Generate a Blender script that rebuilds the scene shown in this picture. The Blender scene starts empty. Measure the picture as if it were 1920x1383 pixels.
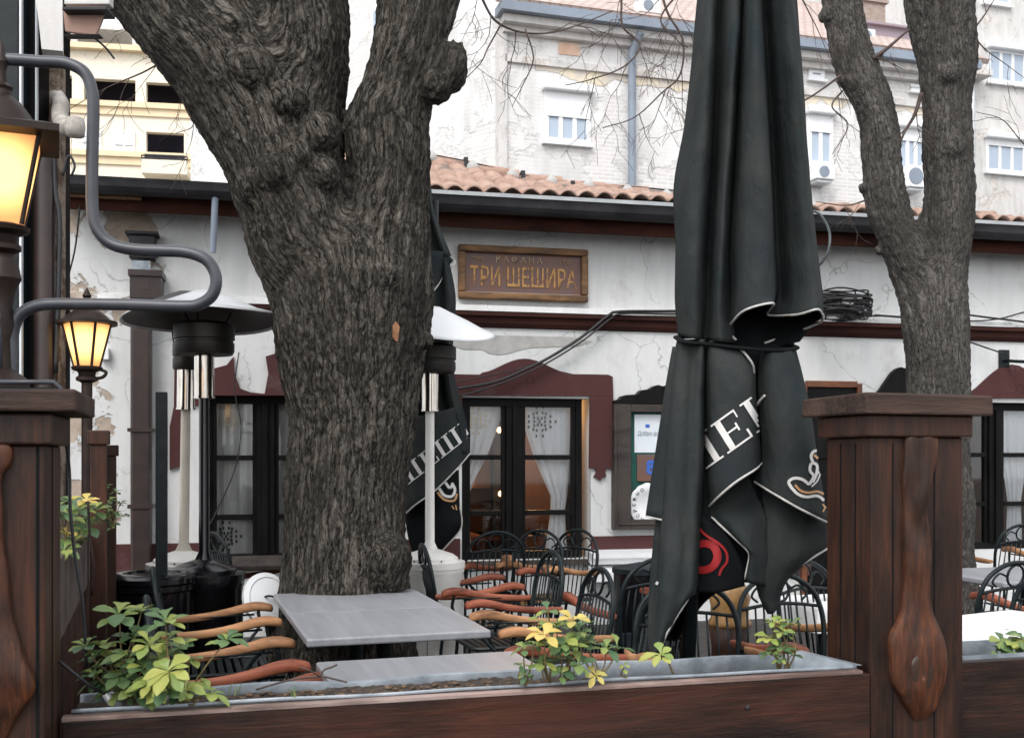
import bpy, math, random
import numpy as np
from mathutils import Vector, Matrix, noise
from mathutils.bvhtree import BVHTree
R = math.radians
random.seed(7)
sc = bpy.context.scene
# ---------------------------------------------------------------- camera, sky, sun, exposure
CH, FPX, HY = 1.5, 2000.0, 860.0
cd = bpy.data.cameras.new('camera'); cam = bpy.data.objects.new('camera', cd); sc.collection.objects.link(cam)
cam.location = (0, 0, CH); cam.rotation_euler = (R(90), 0, 0)
cd.sensor_width = 36; cd.lens = FPX/1920*36; cd.shift_y = (HY-691.5)/1920; cd.clip_end = 500; cd.clip_start = 0.05
cd.dof.use_dof = True; cd.dof.focus_distance = 5.2; cd.dof.aperture_fstop = 9.0
sc.camera = cam
SUN_EL, SUN_AZ = 48, 200
w = bpy.data.worlds.new('World'); sc.world = w; w.use_nodes = True
nt = w.node_tree; nt.nodes.clear()
sky = nt.nodes.new('ShaderNodeTexSky'); sky.sky_type = 'NISHITA'; sky.sun_disc = False
sky.sun_elevation = R(SUN_EL); sky.sun_rotation = R(SUN_AZ); sky.air_density = 1.0; sky.dust_density = 3.0; sky.ozone_density = 1.0
hs = nt.nodes.new('ShaderNodeHueSaturation'); hs.inputs['Saturation'].default_value = 0.14
bg = nt.nodes.new('ShaderNodeBackground'); bg.inputs[1].default_value = 0.15
wo = nt.nodes.new('ShaderNodeOutputWorld')
nt.links.new(sky.outputs[0], hs.inputs['Color']); 
mx = nt.nodes.new('ShaderNodeMix'); mx.data_type = 'RGBA'; mx.inputs[0].default_value = .5; mx.inputs[7].default_value = (7.4, 7.6, 7.9, 1)   # the even cloud deck of an overcast day
nt.links.new(hs.outputs[0], mx.inputs[6]); nt.links.new(mx.outputs[2], bg.inputs[0]); nt.links.new(bg.outputs[0], wo.inputs[0])
ld = bpy.data.lights.new('sun', 'SUN'); ld.energy = 0.8; ld.angle = R(25); ld.color = (1, .97, .93)
lo = bpy.data.objects.new('sun', ld); sc.collection.objects.link(lo)
# sun direction: azimuth measured like the sky's (0 = +Y, clockwise)
sd = Vector((math.sin(R(SUN_AZ))*math.cos(R(SUN_EL)), math.cos(R(SUN_AZ))*math.cos(R(SUN_EL)), math.sin(R(SUN_EL))))
lo.rotation_euler = sd.to_track_quat('Z', 'Y').to_euler()
sc.view_settings.view_transform = 'Standard'; sc.view_settings.look = 'None'
sc.view_settings.exposure = 0.82; sc.view_settings.gamma = 1
sc.cycles.max_bounces = 7; sc.cycles.diffuse_bounces = 3; sc.cycles.glossy_bounces = 3; sc.cycles.transparent_max_bounces = 8
sc.cycles.sample_clamp_indirect = 4

# ---------------------------------------------------------------- helpers
def W(px, py, d): return Vector(((px-960)/FPX*d, d, CH+(HY-py)/FPX*d))
def WZ(px, py, z): return W(px, py, (CH-z)*FPX/(py-HY))
class Frame:
    """a vertical plane through (ox, oy) whose x axis is turned by a degrees; local y goes into it"""
    def __init__(s, ox, oy, a):
        s.o = Vector((ox, oy)); s.a = R(a); s.e = Vector((math.cos(s.a), math.sin(s.a))); s.n = Vector((-math.sin(s.a), math.cos(s.a)))
    def p(s, px, py, off=0.0):
        d = Vector(((px-960)/FPX, 1.0)); k = (off+s.o.dot(s.n))/d.dot(s.n)
        return Vector((k*d.dot(s.e)-s.o.dot(s.e), off, CH+(HY-py)/FPX*k))
    def u(s, px, off=0.0): return s.p(px, 0, off).x
    def w(s, u, off, z): q = s.o+s.e*u+s.n*off; return Vector((q.x, q.y, z))
def tag(o, label=None, cat=None, group=None, kind=None):
    if label: o['label'] = label
    if cat: o['category'] = cat
    if group: o['group'] = group
    if kind: o['kind'] = kind
    return o
def root(name, label, cat, loc=(0, 0, 0), rz=0.0, group=None):
    o = bpy.data.objects.new(name, None); sc.collection.objects.link(o); o.location = loc; o.rotation_euler = (0, 0, rz)
    o.empty_display_size = .1
    return tag(o, label, cat, group)
def froot(fr, name, label, cat, group=None):
    return root(name, label, cat, (fr.o.x, fr.o.y, 0), fr.a, group)
class MB:
    def __init__(s): s.v = []; s.f = []
    def add(s, vs, fs):
        b = len(s.v); s.v += [tuple(v) for v in vs]; s.f += [tuple(i+b for i in f) for f in fs]; return s
    def box(s, x0, x1, y0, y1, z0, z1, M=None, jit=0):
        vs = [Vector((x, y, z)) for z in (z0, z1) for y in (y0, y1) for x in (x0, x1)]
        if jit: vs = [v+Vector((random.uniform(-jit, jit), random.uniform(-jit, jit), random.uniform(-jit, jit))) for v in vs]
        if M: vs = [M @ v for v in vs]
        return s.add(vs, [(0, 2, 3, 1), (4, 5, 7, 6), (0, 1, 5, 4), (2, 6, 7, 3), (0, 4, 6, 2), (1, 3, 7, 5)])
    def tube(s, pts, r, n=8, sq=1.0, closed=False):
        pts = [Vector(p) for p in pts]; m = len(pts); rs = r if isinstance(r, (list, tuple)) else [r]*m
        vs = []; up = None
        for i, p in enumerate(pts):
            if closed: t = pts[(i+1) % m]-pts[i-1]
            else: t = (pts[min(i+1, m-1)]-pts[max(i-1, 0)])
            if t.length < 1e-9: t = Vector((0, 0, 1))
            t.normalize()
            if up is None:
                up = Vector((0, 0, 1)) if abs(t.z) < .9 else Vector((0, 1, 0))
            a = t.cross(up)
            if a.length < 1e-6: a = t.orthogonal()
            a.normalize(); b = a.cross(t).normalized(); up = b
            for k in range(n):
                q = 2*math.pi*k/n; vs.append(p+a*(math.cos(q)*rs[i])+b*(math.sin(q)*rs[i]*sq))
        fs = []
        for i in range(m if closed else m-1):
            j = (i+1) % m
            for k in range(n):
                fs.append((i*n+k, i*n+(k+1) % n, j*n+(k+1) % n, j*n+k))
        if not closed: fs += [tuple(range(n))[::-1], tuple((m-1)*n+k for k in range(n))]
        return s.add(vs, fs)
    def lathe(s, c, prof, n=24, M=None, cap=True):
        c = Vector(c); vs = []
        for r, z in prof:
            for k in range(n):
                q = 2*math.pi*k/n; v = Vector((math.cos(q)*r, math.sin(q)*r, z)); vs.append(c+(M @ v if M else v))
        m = len(prof); fs = [(i*n+k, i*n+(k+1) % n, (i+1)*n+(k+1) % n, (i+1)*n+k) for i in range(m-1) for k in range(n)]
        if cap: fs += [tuple(range(n))[::-1], tuple((m-1)*n+k for k in range(n))]
        return s.add(vs, fs)
    def prism(s, poly, y0, y1):
        """poly in local x,z; extruded along y"""
        n = len(poly); vs = [(x, y0, z) for x, z in poly]+[(x, y1, z) for x, z in poly]
        return s.add(vs, [tuple(range(n)), tuple(range(2*n-1, n-1, -1))]+[(i, i+n, (i+1) % n+n, (i+1) % n) for i in range(n)])
    def grid(s, rows, close=False):
        m, n = len(rows), len(rows[0]); vs = [p for r in rows for p in r]
        return s.add(vs, [(i*n+k, i*n+(k+1) % n, (i+1)*n+(k+1) % n, (i+1)*n+k) for i in range(m-1) for k in range(n if close else n-1)])
    def quad(s, a, b, c, d): return s.add([a, b, c, d], [(0, 1, 2, 3)])
    def build(s, name, m, parent=None, smooth=False, bevel=0, solid=0, world=False, seg=2, tex=None, sub=0, origin=None, recalc=True):
        """world=True: the points are world points and the parent is an unturned empty"""
        off = Vector((0, 0, 0))
        if world and parent is not None:
            off = Vector(parent.location); q = parent.parent
            while q is not None: off += Vector(q.location); q = q.parent
        elif world and origin is not None: off = Vector(origin)
        me = bpy.data.meshes.new(name); me.from_pydata([(v[0]-off.x, v[1]-off.y, v[2]-off.z) for v in s.v], [], s.f)
        if recalc:
            import bmesh
            bm = bmesh.new(); bm.from_mesh(me); bmesh.ops.recalc_face_normals(bm, faces=bm.faces); bm.to_mesh(me); bm.free()
        me.materials.append(m); o = bpy.data.objects.new(name, me); sc.collection.objects.link(o)
        if parent is not None: o.parent = parent
        elif origin is not None: o.location = origin
        if smooth is True:
            me.polygons.foreach_set('use_smooth', [True]*len(me.polygons))
        elif smooth:
            me.polygons.foreach_set('use_smooth', [True]*len(me.polygons)); me.set_sharp_from_angle(angle=R(smooth))
        if sub:
            md = o.modifiers.new('sub', 'SUBSURF'); md.levels = sub; md.render_levels = sub
        if solid:
            md = o.modifiers.new('solid', 'SOLIDIFY'); md.thickness = solid; md.offset = 0
        if bevel:
            md = o.modifiers.new('bev', 'BEVEL'); md.width = bevel; md.segments = seg; md.limit_method = 'ANGLE'; md.angle_limit = R(35)
        return o
def copy_tree(o, parent=None):
    c = o.copy(); sc.collection.objects.link(c); c.parent = parent
    for ch in list(o.children): copy_tree(ch, c)
    return c
def cr(pts, n):
    """Catmull-Rom through points, n samples per span"""
    P = [Vector(p) for p in pts]; P = [P[0]*2-P[1]]+P+[P[-1]*2-P[-2]]; out = []
    for i in range(1, len(P)-2):
        a, b, c, d = P[i-1:i+3]
        for k in range(n):
            t = k/n; out.append(.5*((2*b)+(c-a)*t+(2*a-5*b+4*c-d)*t*t+(3*b-a-3*c+d)*t**3))
    out.append(P[-2]); return out
def interp(tab, y):
    tab = sorted(tab)
    if y <= tab[0][0]: return tab[0][1]
    for (a, va), (b, vb) in zip(tab, tab[1:]):
        if y <= b: return va+(vb-va)*(y-a)/(b-a)
    return tab[-1][1]
def textmesh(body, size, extrude=.004, bold=0.0, spacing=1.0):
    cu = bpy.data.curves.new('t', 'FONT'); cu.body = body; cu.size = size; cu.extrude = extrude; cu.offset = bold; cu.space_character = spacing
    cu.align_x = 'CENTER'; cu.align_y = 'CENTER'; cu.resolution_u = 3
    o = bpy.data.objects.new('t', cu); sc.collection.objects.link(o)
    bpy.context.view_layer.update()
    dg = bpy.context.evaluated_depsgraph_get(); me = bpy.data.meshes.new_from_object(o.evaluated_get(dg))
    vs = [v.co.copy() for v in me.vertices]; fs = [tuple(p.vertices) for p in me.polygons]
    bpy.data.objects.remove(o); bpy.data.curves.remove(cu); bpy.data.meshes.remove(me)
    return vs, fs

# ---------------------------------------------------------------- materials
def newmat(name):
    m = bpy.data.materials.new(name); m.use_nodes = True; nt = m.node_tree; b = nt.nodes['Principled BSDF']
    return m, nt, b
def N(nt, t, **kw):
    n = nt.nodes.new(t)
    for k, v in kw.items():
        if k in n.inputs: n.inputs[k].default_value = v
        else: setattr(n, k, v)
    return n
def coords(nt, scale=(1, 1, 1), attr=None, rot=(0, 0, 0)):
    if attr: tc = N(nt, 'ShaderNodeAttribute', attribute_name=attr); out = tc.outputs['Vector']
    else: tc = nt.nodes.new('ShaderNodeTexCoord'); out = tc.outputs['Object']
    mp = nt.nodes.new('ShaderNodeMapping'); mp.inputs['Scale'].default_value = scale; mp.inputs['Rotation'].default_value = rot
    nt.links.new(out, mp.inputs['Vector']); return mp.outputs[0]
def noi(nt, vec, scale, detail=6, rough=.6, dist=0):
    n = N(nt, 'ShaderNodeTexNoise', Scale=scale, Detail=detail, Roughness=rough, Distortion=dist); nt.links.new(vec, n.inputs['Vector']); return n.outputs['Fac']
def ramp(nt, fac, stops, interp_='LINEAR'):
    r = nt.nodes.new('ShaderNodeValToRGB'); r.color_ramp.interpolation = interp_
    e = r.color_ramp.elements
    while len(e) < len(stops): e.new(.5)
    for i, (p, c) in enumerate(stops):
        e[i].position = p; e[i].color = (c if isinstance(c, tuple) else (c, c, c))+(1,)
    nt.links.new(fac, r.inputs[0]); return r.outputs[0]
def mix(nt, fac, a, b, mode='MIX'):
    m = nt.nodes.new('ShaderNodeMix'); m.data_type = 'RGBA'; m.blend_type = mode
    for s, v in ((0, fac), (6, a), (7, b)):
        if isinstance(v, (int, float)): m.inputs[s].default_value = v if s == 0 else (v, v, v, 1)
        elif isinstance(v, tuple): m.inputs[s].default_value = v+(1,)
        else: nt.links.new(v, m.inputs[s])
    return m.outputs[2]
def bump(nt, b, h, strength=.5, dist=.01, prev=None):
    n = N(nt, 'ShaderNodeBump', Strength=strength, Distance=dist); nt.links.new(h, n.inputs['Height'])
    if prev is not None: nt.links.new(prev, n.inputs['Normal'])
    nt.links.new(n.outputs[0], b.inputs['Normal']); return n.outputs[0]
def simple(name, c1, c2=None, rough=.6, metal=0, scale=8, bs=.3, bd=.003, stretch=(1, 1, 1), lo=.35, hi=.65, coat=0, rough2=None, spec=.5, detail=6):
    m, nt, b = newmat(name); c2 = c2 or tuple(x*.7 for x in c1); v = coords(nt, stretch)
    f = noi(nt, v, scale, detail); nt.links.new(ramp(nt, f, [(lo, c1), (hi, c2)]), b.inputs['Base Color'])
    b.inputs['Roughness'].default_value = rough; b.inputs['Metallic'].default_value = metal; b.inputs['Specular IOR Level'].default_value = spec
    if rough2 is not None:
        g = noi(nt, v, scale*2.3, 4); nt.links.new(ramp(nt, g, [(.35, rough), (.7, rough2)]), b.inputs['Roughness'])
    if coat: b.inputs['Coat Weight'].default_value = coat; b.inputs['Coat Roughness'].default_value = .15
    if bs: bump(nt, b, noi(nt, v, scale*4, 6), bs, bd)
    return m
def wood(name, c1, c2, c3=None, rough=.45, along='x', scale=4.0, coat=0, bs=.5, wear=None, rough2=None, bd=.003, spec=.35):
    m, nt, b = newmat(name); k = .07; s = {'x': (k, 1, 1), 'y': (1, k, 1), 'z': (1, 1, k)}[along]; k2 = .3; s2 = {'x': (k2, 1, 1), 'y': (1, k2, 1), 'z': (1, 1, k2)}[along]
    v = coords(nt, s); f = noi(nt, v, scale*22, 8, .7, .8); g = noi(nt, coords(nt, s2), scale*2.2, 6, .65, .5); big_ = noi(nt, coords(nt, s2), scale*.8, 3)
    col = ramp(nt, f, [(.30, c2), (.5, c1), (.72, c3 or c1)])
    col = mix(nt, ramp(nt, g, [(.42, 0.0), (.62, .85)]), col, tuple(x*.42 for x in c2))
    col = mix(nt, ramp(nt, big_, [(.50, 0.0), (.68, .6)]), col, tuple(x*1.25 for x in (c3 or c1)))
    if wear:
        h = noi(nt, coords(nt, s), scale*9, 9, .78, 1.2); col = mix(nt, ramp(nt, h, [(.66, 0.0), (.70, .9)]), col, wear)
    nt.links.new(col, b.inputs['Base Color']); b.inputs['Roughness'].default_value = rough; b.inputs['Specular IOR Level'].default_value = spec
    nt.links.new(ramp(nt, g, [(.35, rough2 or min(1, rough*1.5)), (.65, rough)]), b.inputs['Roughness'])
    if coat: b.inputs['Coat Weight'].default_value = coat; b.inputs['Coat Roughness'].default_value = .2
    n1 = bump(nt, b, f, bs, bd); bump(nt, b, g, bs*.8, bd*2.5, n1); return m
MT = {}
MT['plaster'] = None
def m_plaster(name, base, under, peelx=None, seed=0, grime=.5, amount=.60, scale=1.4):
    """old lime plaster; where it has flaked the undercoat shows. peelx: (x0,x1) local x range in which it flakes most"""
    m, nt, b = newmat(name); v = coords(nt); 
    f = noi(nt, v, scale, 9, .62, .3); g = noi(nt, v, 1.1, 5); fine = noi(nt, v, 60, 5, .7); dirt = noi(nt, coords(nt, (1.5, 1, .35)), 3, 7, .65)
    col = mix(nt, ramp(nt, dirt, [(.45, 0.0), (.8, grime)]), base, tuple(x*.62 for x in base))
    th = f
    if peelx:
        sx = nt.nodes.new('ShaderNodeSeparateXYZ'); nt.links.new(v, sx.inputs[0])
        mr = N(nt, 'ShaderNodeMapRange'); nt.links.new(sx.outputs[0], mr.inputs[0])
        mr.inputs[1].default_value = peelx[0]; mr.inputs[2].default_value = peelx[1]; mr.inputs[3].default_value = .11; mr.inputs[4].default_value = -.12
        ad = N(nt, 'ShaderNodeMath', operation='ADD'); nt.links.new(f, ad.inputs[0]); nt.links.new(mr.outputs[0], ad.inputs[1]); th = ad.outputs[0]
    pm = ramp(nt, th, [(amount-.008, 0.0), (amount+.008, 1.0)])
    und = mix(nt, ramp(nt, noi(nt, v, 7, 7, .7), [(.4, 0.0), (.6, 1.0)]), under, tuple(min(1, x*1.5) for x in under))
    cv = N(nt, 'ShaderNodeVectorMath', operation='ADD'); cn = N(nt, 'ShaderNodeTexNoise', Scale=3, Detail=6); nt.links.new(v, cn.inputs['Vector']); nt.links.new(v, cv.inputs[0])
    csc = N(nt, 'ShaderNodeVectorMath', operation='SCALE'); csc.inputs['Scale'].default_value = .5; nt.links.new(cn.outputs['Color'], csc.inputs[0]); nt.links.new(csc.outputs[0], cv.inputs[1])
    ck = N(nt, 'ShaderNodeTexVoronoi', feature='DISTANCE_TO_EDGE', Scale=1.1); nt.links.new(cv.outputs[0], ck.inputs['Vector'])
    cm = mix(nt, ramp(nt, g, [(.44, 0.0), (.52, 1.0)]), 0.0, ramp(nt, ck.outputs['Distance'], [(.002, .55), (.007, 0.0)]))
    col = mix(nt, cm, col, tuple(x*.3 for x in base)); col = mix(nt, ramp(nt, noi(nt, v, 2.2, 8, .7), [(.55, 0.0), (.75, grime*.8)]), col, tuple(x*.72 for x in under))
    nt.links.new(mix(nt, pm, col, und), b.inputs['Base Color']); b.inputs['Roughness'].default_value = .92; b.inputs['Specular IOR Level'].default_value = .15
    n1 = bump(nt, b, pm, .8, -.012); bump(nt, b, fine, .35, .006, n1); return m
MT['wall'] = m_plaster('white lime plaster', (.70, .705, .70), (.34, .28, .23), (-3.35, -2.35), amount=.63)
MT['maroon'] = m_plaster('maroon painted plaster', (.085, .036, .036), (.45, .42, .39), (-4.2, -1.6), amount=.69, grime=.3, scale=3.2)
MT['trim'] = simple('maroon cornice paint', (.055, .019, .015), (.030, .013, .011), .8, spec=.15, scale=5, bs=.4, stretch=(.3, 1, 1))
MT['darkwood'] = simple('near black frame paint', (.004, .0035, .004), (.009, .008, .008), .45, spec=.12, scale=10, stretch=(1, 1, .3))
MT['gutter'] = simple('dark zinc gutter', (.022, .022, .025), (.045, .045, .05), .5, spec=.2, metal=.1, scale=4)
MT['zinc'] = simple('bright zinc flashing', (.62, .64, .66), (.5, .52, .54), .4, metal=.3, scale=4, bs=.1)
MT['fascia'] = wood('fascia board', (.055, .020, .014), (.03, .013, .010), rough=.8, spec=.15, scale=2)
MT['iron'] = simple('dark green black iron', (.005, .009, .011), (.012, .018, .020), .42, spec=.25, scale=20, bs=.15, bd=.001)
MT['blackgloss'] = simple('gloss black enamel', (.003, .003, .004), (.006, .006, .008), .12, scale=6, bs=0, rough2=.3)
MT['whiteenamel'] = simple('white enamel', (.86, .84, .80), (.72, .70, .66), .35, scale=4, bs=.05)
MT['beige'] = simple('beige enamel', (.62, .56, .47), (.5, .45, .38), .4, scale=4, bs=.05)
MT['chrome'] = simple('chromed tube', (.75, .72, .68), (.4, .35, .3), .12, metal=1, scale=9, bs=0, stretch=(3, 3, .4))
MT['hood'] = simple('aluminium heater hood', (.72, .73, .74), (.55, .55, .56), .38, metal=.35, scale=3, bs=.08)
MT['hooddark'] = simple('dark hood metal', (.035, .030, .026), (.018, .016, .015), .5, metal=.4, scale=5)  # dark metal of the hood undersides, struts and burner heads
MT['armtan'] = wood('oiled tan wood', (.42, .21, .10), (.30, .13, .06), (.5, .27, .13), .5, 'y', 5, coat=0, bs=.3, bd=.001, wear=(.55, .36, .22))
MT['armred'] = wood('red stained wood', (.27, .075, .04), (.16, .04, .022), (.33, .11, .06), .45, 'y', 5, coat=0, bs=.3, bd=.001, wear=(.36, .15, .09))
MT['tablegrey'] = simple('grey oak laminate', (.24, .245, .265), (.31, .315, .335), .38, scale=26, stretch=(1, .06, 1), bs=0, lo=.3, hi=.7, detail=2)
MT['plank'] = wood('dark varnished plank', (.036, .015, .010), (.015, .009, .007), (.080, .024, .012), .44, 'x', 2.0, coat=.08, spec=.25, bs=.8, wear=(.11, .05, .038), rough2=.6, bd=.004)
MT['postwood'] = wood('dark varnished post', (.042, .018, .011), (.016, .009, .007), (.088, .029, .014), .44, 'z', 2.0, coat=.08, spec=.25, bs=.8, wear=(.10, .05, .035), rough2=.6, bd=.004)
MT['capwood'] = wood('weathered cap board', (.050, .027, .020), (.024, .015, .013), (.10, .06, .045), .6, 'x', 2.2, bs=1.0, wear=(.30, .24, .20), bd=.006)
MT['slab'] = wood('polished live edge slab', (.085, .026, .010), (.026, .012, .008), (.17, .050, .014), .46, 'z', 2.6, bs=1.2, wear=(.30, .14, .08), rough2=.6, bd=.004)
MT['greyboard'] = wood('greyed side board', (.09, .068, .058), (.055, .043, .038), (.13, .10, .085), .75, 'y', 2, bs=.6)
MT['liner'] = simple('galvanised liner', (.40, .44, .48), (.20, .23, .26), .4, metal=.45, scale=9, bs=.5, bd=.004, rough2=.6)
MT['pipe'] = simple('painted grey pipe', (.052, .055, .066), (.032, .034, .042), .35, scale=12, bs=.1)
MT['brownpipe'] = simple('brown drainpipe', (.045, .027, .023), (.025, .018, .016), .4, scale=6)
MT['brass'] = simple('old brass', (.030, .017, .012), (.014, .009, .008), .5, spec=.3, metal=.2, scale=12)
MT['cable'] = simple('black cable', (.012, .012, .014), (.02, .02, .022), .5, scale=20, bs=0)
MT['greycable'] = simple('grey cable', (.14, .16, .17), (.10, .11, .12), .5, scale=20, bs=0)
MT['cloth_white'] = simple('white cotton', (.80, .80, .80), (.70, .70, .70), .9, scale=30, bs=.1)
MT['pvcwhite'] = simple('white pvc', (.86, .87, .88), (.80, .81, .82), .4, scale=5, bs=0)
MT['paper'] = simple('paper', (.78, .82, .86), (.7, .76, .82), .8, scale=5, bs=0)
MT['felt'] = simple('green felt', (.012, .11, .085), (.02, .07, .06), .9, scale=12)
MT['soil'] = simple('potting soil', (.045, .032, .024), (.10, .075, .058), .95, scale=30, bs=1, bd=.02)
MT['redpaint'] = simple('red print', (.33, .010, .012), (.26, .008, .01), .7, scale=9, bs=0)
MT['whiteprint'] = simple('white print', (.72, .70, .68), (.66, .64, .62), .75, scale=30, bs=.1)
MT['tanprint'] = simple('tan print', (.55, .31, .15), (.5, .27, .12), .75, scale=30, bs=0)
MT['blueprint'] = simple('blue print', (.03, .12, .6), (.04, .14, .5), .6, scale=9, bs=0)
MT['darkprint'] = simple('dark print', (.03, .03, .04), (.05, .05, .05), .7, scale=9, bs=0)
MT['piping'] = simple('off white piping', (.62, .60, .57), (.42, .41, .39), .75, scale=25, bs=.2)
MT['signwood'] = wood('sign frame wood', (.23, .12, .055), (.14, .075, .04), (.30, .17, .07), .5, 'x', 5, bs=.4)
MT['signpanel'] = simple('faded sign panel', (.13, .085, .085), (.17, .08, .05), .55, scale=7)
MT['gold'] = simple('flaking gold paint', (.50, .27, .08), (.20, .10, .06), .6, scale=22, lo=.48, hi=.60)
MT['fadedgold'] = simple('faded gold paint', (.46, .36, .20), (.24, .16, .11), .6, scale=60, lo=.4, hi=.6)
MT['log'] = wood('pale turned wood', (.45, .25, .09), (.33, .17, .06), (.55, .33, .13), .4, 'z', 4, coat=.2)
MT['asphalt'] = simple('cobbled terrace', (.06, .055, .05), (.035, .032, .03), .9, scale=9, bs=1, bd=.02)
MT['room'] = simple('brown room wall', (.10, .042, .016), (.04, .018, .009), .7, scale=3, bs=0)
MT['inner'] = simple('shade black cloth', (.006, .007, .008), (.010, .011, .012), .95, scale=9, bs=0, spec=.1)  # near-black cloth; the shade inside the folds is put into its colour
def emit(name, col, s):
    m, nt, b = newmat(name); b.inputs['Base Color'].default_value = col+(1,); b.inputs['Emission Color'].default_value = col+(1,); b.inputs['Emission Strength'].default_value = s
    return m
MT['bulb'] = emit('lamp bulb', (1, .62, .22), 14)
MT['roomlamp'] = emit('room lamp', (1, .5, .15), 9)
def m_glow(name, c, s):
    """lamp glass lit from inside: brightest where the bulb is (object-space distance to it)"""
    m, nt, b = newmat(name); tc = nt.nodes.new('ShaderNodeTexCoord'); ln = N(nt, 'ShaderNodeVectorMath', operation='LENGTH')
    mp = nt.nodes.new('ShaderNodeMapping'); mp.inputs['Location'].default_value = (0, 0, -.025); mp.inputs['Scale'].default_value = (1, 1, 1)
    nt.links.new(tc.outputs['Object'], mp.inputs[0]); nt.links.new(mp.outputs[0], ln.inputs[0])
    r = ramp(nt, ln.outputs['Value'], [(.082, (1, .60, .21)), (.115, (1, .42, .125)), (.15, (.92, .36, .11))])
    nt.links.new(r, b.inputs['Emission Color']); b.inputs['Base Color'].default_value = (.5, .3, .12, 1); b.inputs['Roughness'].default_value = .2
    mr = N(nt, 'ShaderNodeMapRange'); nt.links.new(ln.outputs['Value'], mr.inputs[0])
    for i, q in enumerate((.082, .13, s*2.2, s*.70)): mr.inputs[i+1].default_value = q
    nt.links.new(mr.outputs[0], b.inputs['Emission Strength']); return m
MT['lampglass'] = m_glow('lit amber glass', (1, .6, .2), .62)
def m_glass():
    m, nt, b = newmat('window glass'); nt.nodes.remove(b); o = nt.nodes['Material Output']
    t = N(nt, 'ShaderNodeBsdfTransparent'); t.inputs[0].default_value = (.95, .96, .96, 1); g = N(nt, 'ShaderNodeBsdfGlossy', Roughness=.03); fr = N(nt, 'ShaderNodeFresnel', IOR=1.5)
    ms = nt.nodes.new('ShaderNodeMixShader'); nt.links.new(fr.outputs[0], ms.inputs[0]); nt.links.new(t.outputs[0], ms.inputs[1]); nt.links.new(g.outputs[0], ms.inputs[2]); nt.links.new(ms.outputs[0], o.inputs[0]); return m
MT['glass'] = m_glass()
def m_farglass(name, c): 
    m = simple(name, c, tuple(x*.85 for x in c), .12, scale=.6, bs=0); return m
MT['blueglass'] = m_farglass('sky tinted far glass', (.44, .52, .62))  # the sky's reflection is put into the base colour as pale blue
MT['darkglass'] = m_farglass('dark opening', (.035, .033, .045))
def m_canvas():
    m, nt, b = newmat('charcoal canvas'); v = coords(nt)
    f = noi(nt, v, 2.5, 7, .6, .4); st = noi(nt, coords(nt, (1, 1, .3)), 7, 8, .7)
    col = ramp(nt, f, [(.35, (.022, .028, .029)), (.65, (.043, .046, .045))])
    col = mix(nt, ramp(nt, st, [(.50, 0.0), (.78, .65)]), col, (.052, .050, .046))
    col = mix(nt, ramp(nt, noi(nt, v, 1.6, 3), [(.52, 0.0), (.68, .5)]), col, (.008, .017, .025))
    nt.links.new(col, b.inputs['Base Color']); b.inputs['Roughness'].default_value = .85; b.inputs['Specular IOR Level'].default_value = .08
    wv = noi(nt, v, 300, 3); n1 = bump(nt, b, wv, .3, .0015); bump(nt, b, noi(nt, coords(nt, (1, 1, .45)), 13, 7, .65, .8), .55, .022, n1); return m
MT['canvas'] = m_canvas()
def m_bark(name, c1, c2, c3, sc_=1.0, strength=1.0):
    m, nt, b = newmat(name); v = coords(nt, (1, 1, .12), 'bk'); v2 = coords(nt, (1, 1, .4), 'bk')
    n0 = N(nt, 'ShaderNodeTexNoise', Scale=14*sc_, Detail=5, Roughness=.65); nt.links.new(v2, n0.inputs['Vector'])
    ms = N(nt, 'ShaderNodeVectorMath', operation='SCALE'); nt.links.new(n0.outputs['Color'], ms.inputs[0]); ms.inputs['Scale'].default_value = .085
    def vor(sc2):
        dv = N(nt, 'ShaderNodeVectorMath', operation='ADD'); nt.links.new(v, dv.inputs[0]); nt.links.new(ms.outputs[0], dv.inputs[1])
        vo = N(nt, 'ShaderNodeTexVoronoi', feature='DISTANCE_TO_EDGE', Scale=sc2*sc_); nt.links.new(dv.outputs[0], vo.inputs['Vector']); return vo.outputs['Distance']
    r1 = ramp(nt, vor(24), [(0.0, 0.0), (.10, .55), (.35, 1.0)]); r2 = ramp(nt, vor(52), [(0.0, .1), (.16, .8), (.5, 1.0)])
    f2 = noi(nt, coords(nt, (1, 1, .09), 'bk'), 70*sc_, 8, .8, .6); f3 = noi(nt, v2, 3.5*sc_, 6, .65); f4 = noi(nt, v2, 60*sc_, 6, .8)
    hh = mix(nt, .45, mix(nt, .5, r1, r2), mix(nt, .4, f2, f4))
    col = ramp(nt, hh, [(.30, c1), (.52, c2), (.74, c3)])
    col = mix(nt, ramp(nt, f3, [(.42, 0.0), (.66, .65)]), col, tuple(x*.45 for x in c2))
    col = mix(nt, ramp(nt, noi(nt, v2, 23*sc_, 6, .7), [(.64, 0.0), (.72, .6)]), col, (.10, .058, .032))
    col = mix(nt, ramp(nt, noi(nt, v2, 9*sc_, 7, .7), [(.62, 0.0), (.72, .5)]), col, (.040, .052, .036))
    nt.links.new(col, b.inputs['Base Color']); b.inputs['Roughness'].default_value = .95; b.inputs['Specular IOR Level'].default_value = .12
    n1 = bump(nt, b, r1, .8*strength, .040); n2 = bump(nt, b, r2, .7*strength, .020, n1); n3 = bump(nt, b, f2, .9*strength, .02, n2); bump(nt, b, f4, .6*strength, .010, n3); return m
MT['bark'] = m_bark('furrowed bark', (.013, .012, .011), (.092, .083, .070), (.225, .205, .178))
MT['bark2'] = m_bark('smoother bark', (.024, .022, .020), (.100, .092, .083), (.185, .172, .157), 1.5, .6)
MT['barkcut'] = simple('bare wood scar', (.36, .17, .08), (.22, .10, .05), .7, scale=12)
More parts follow.
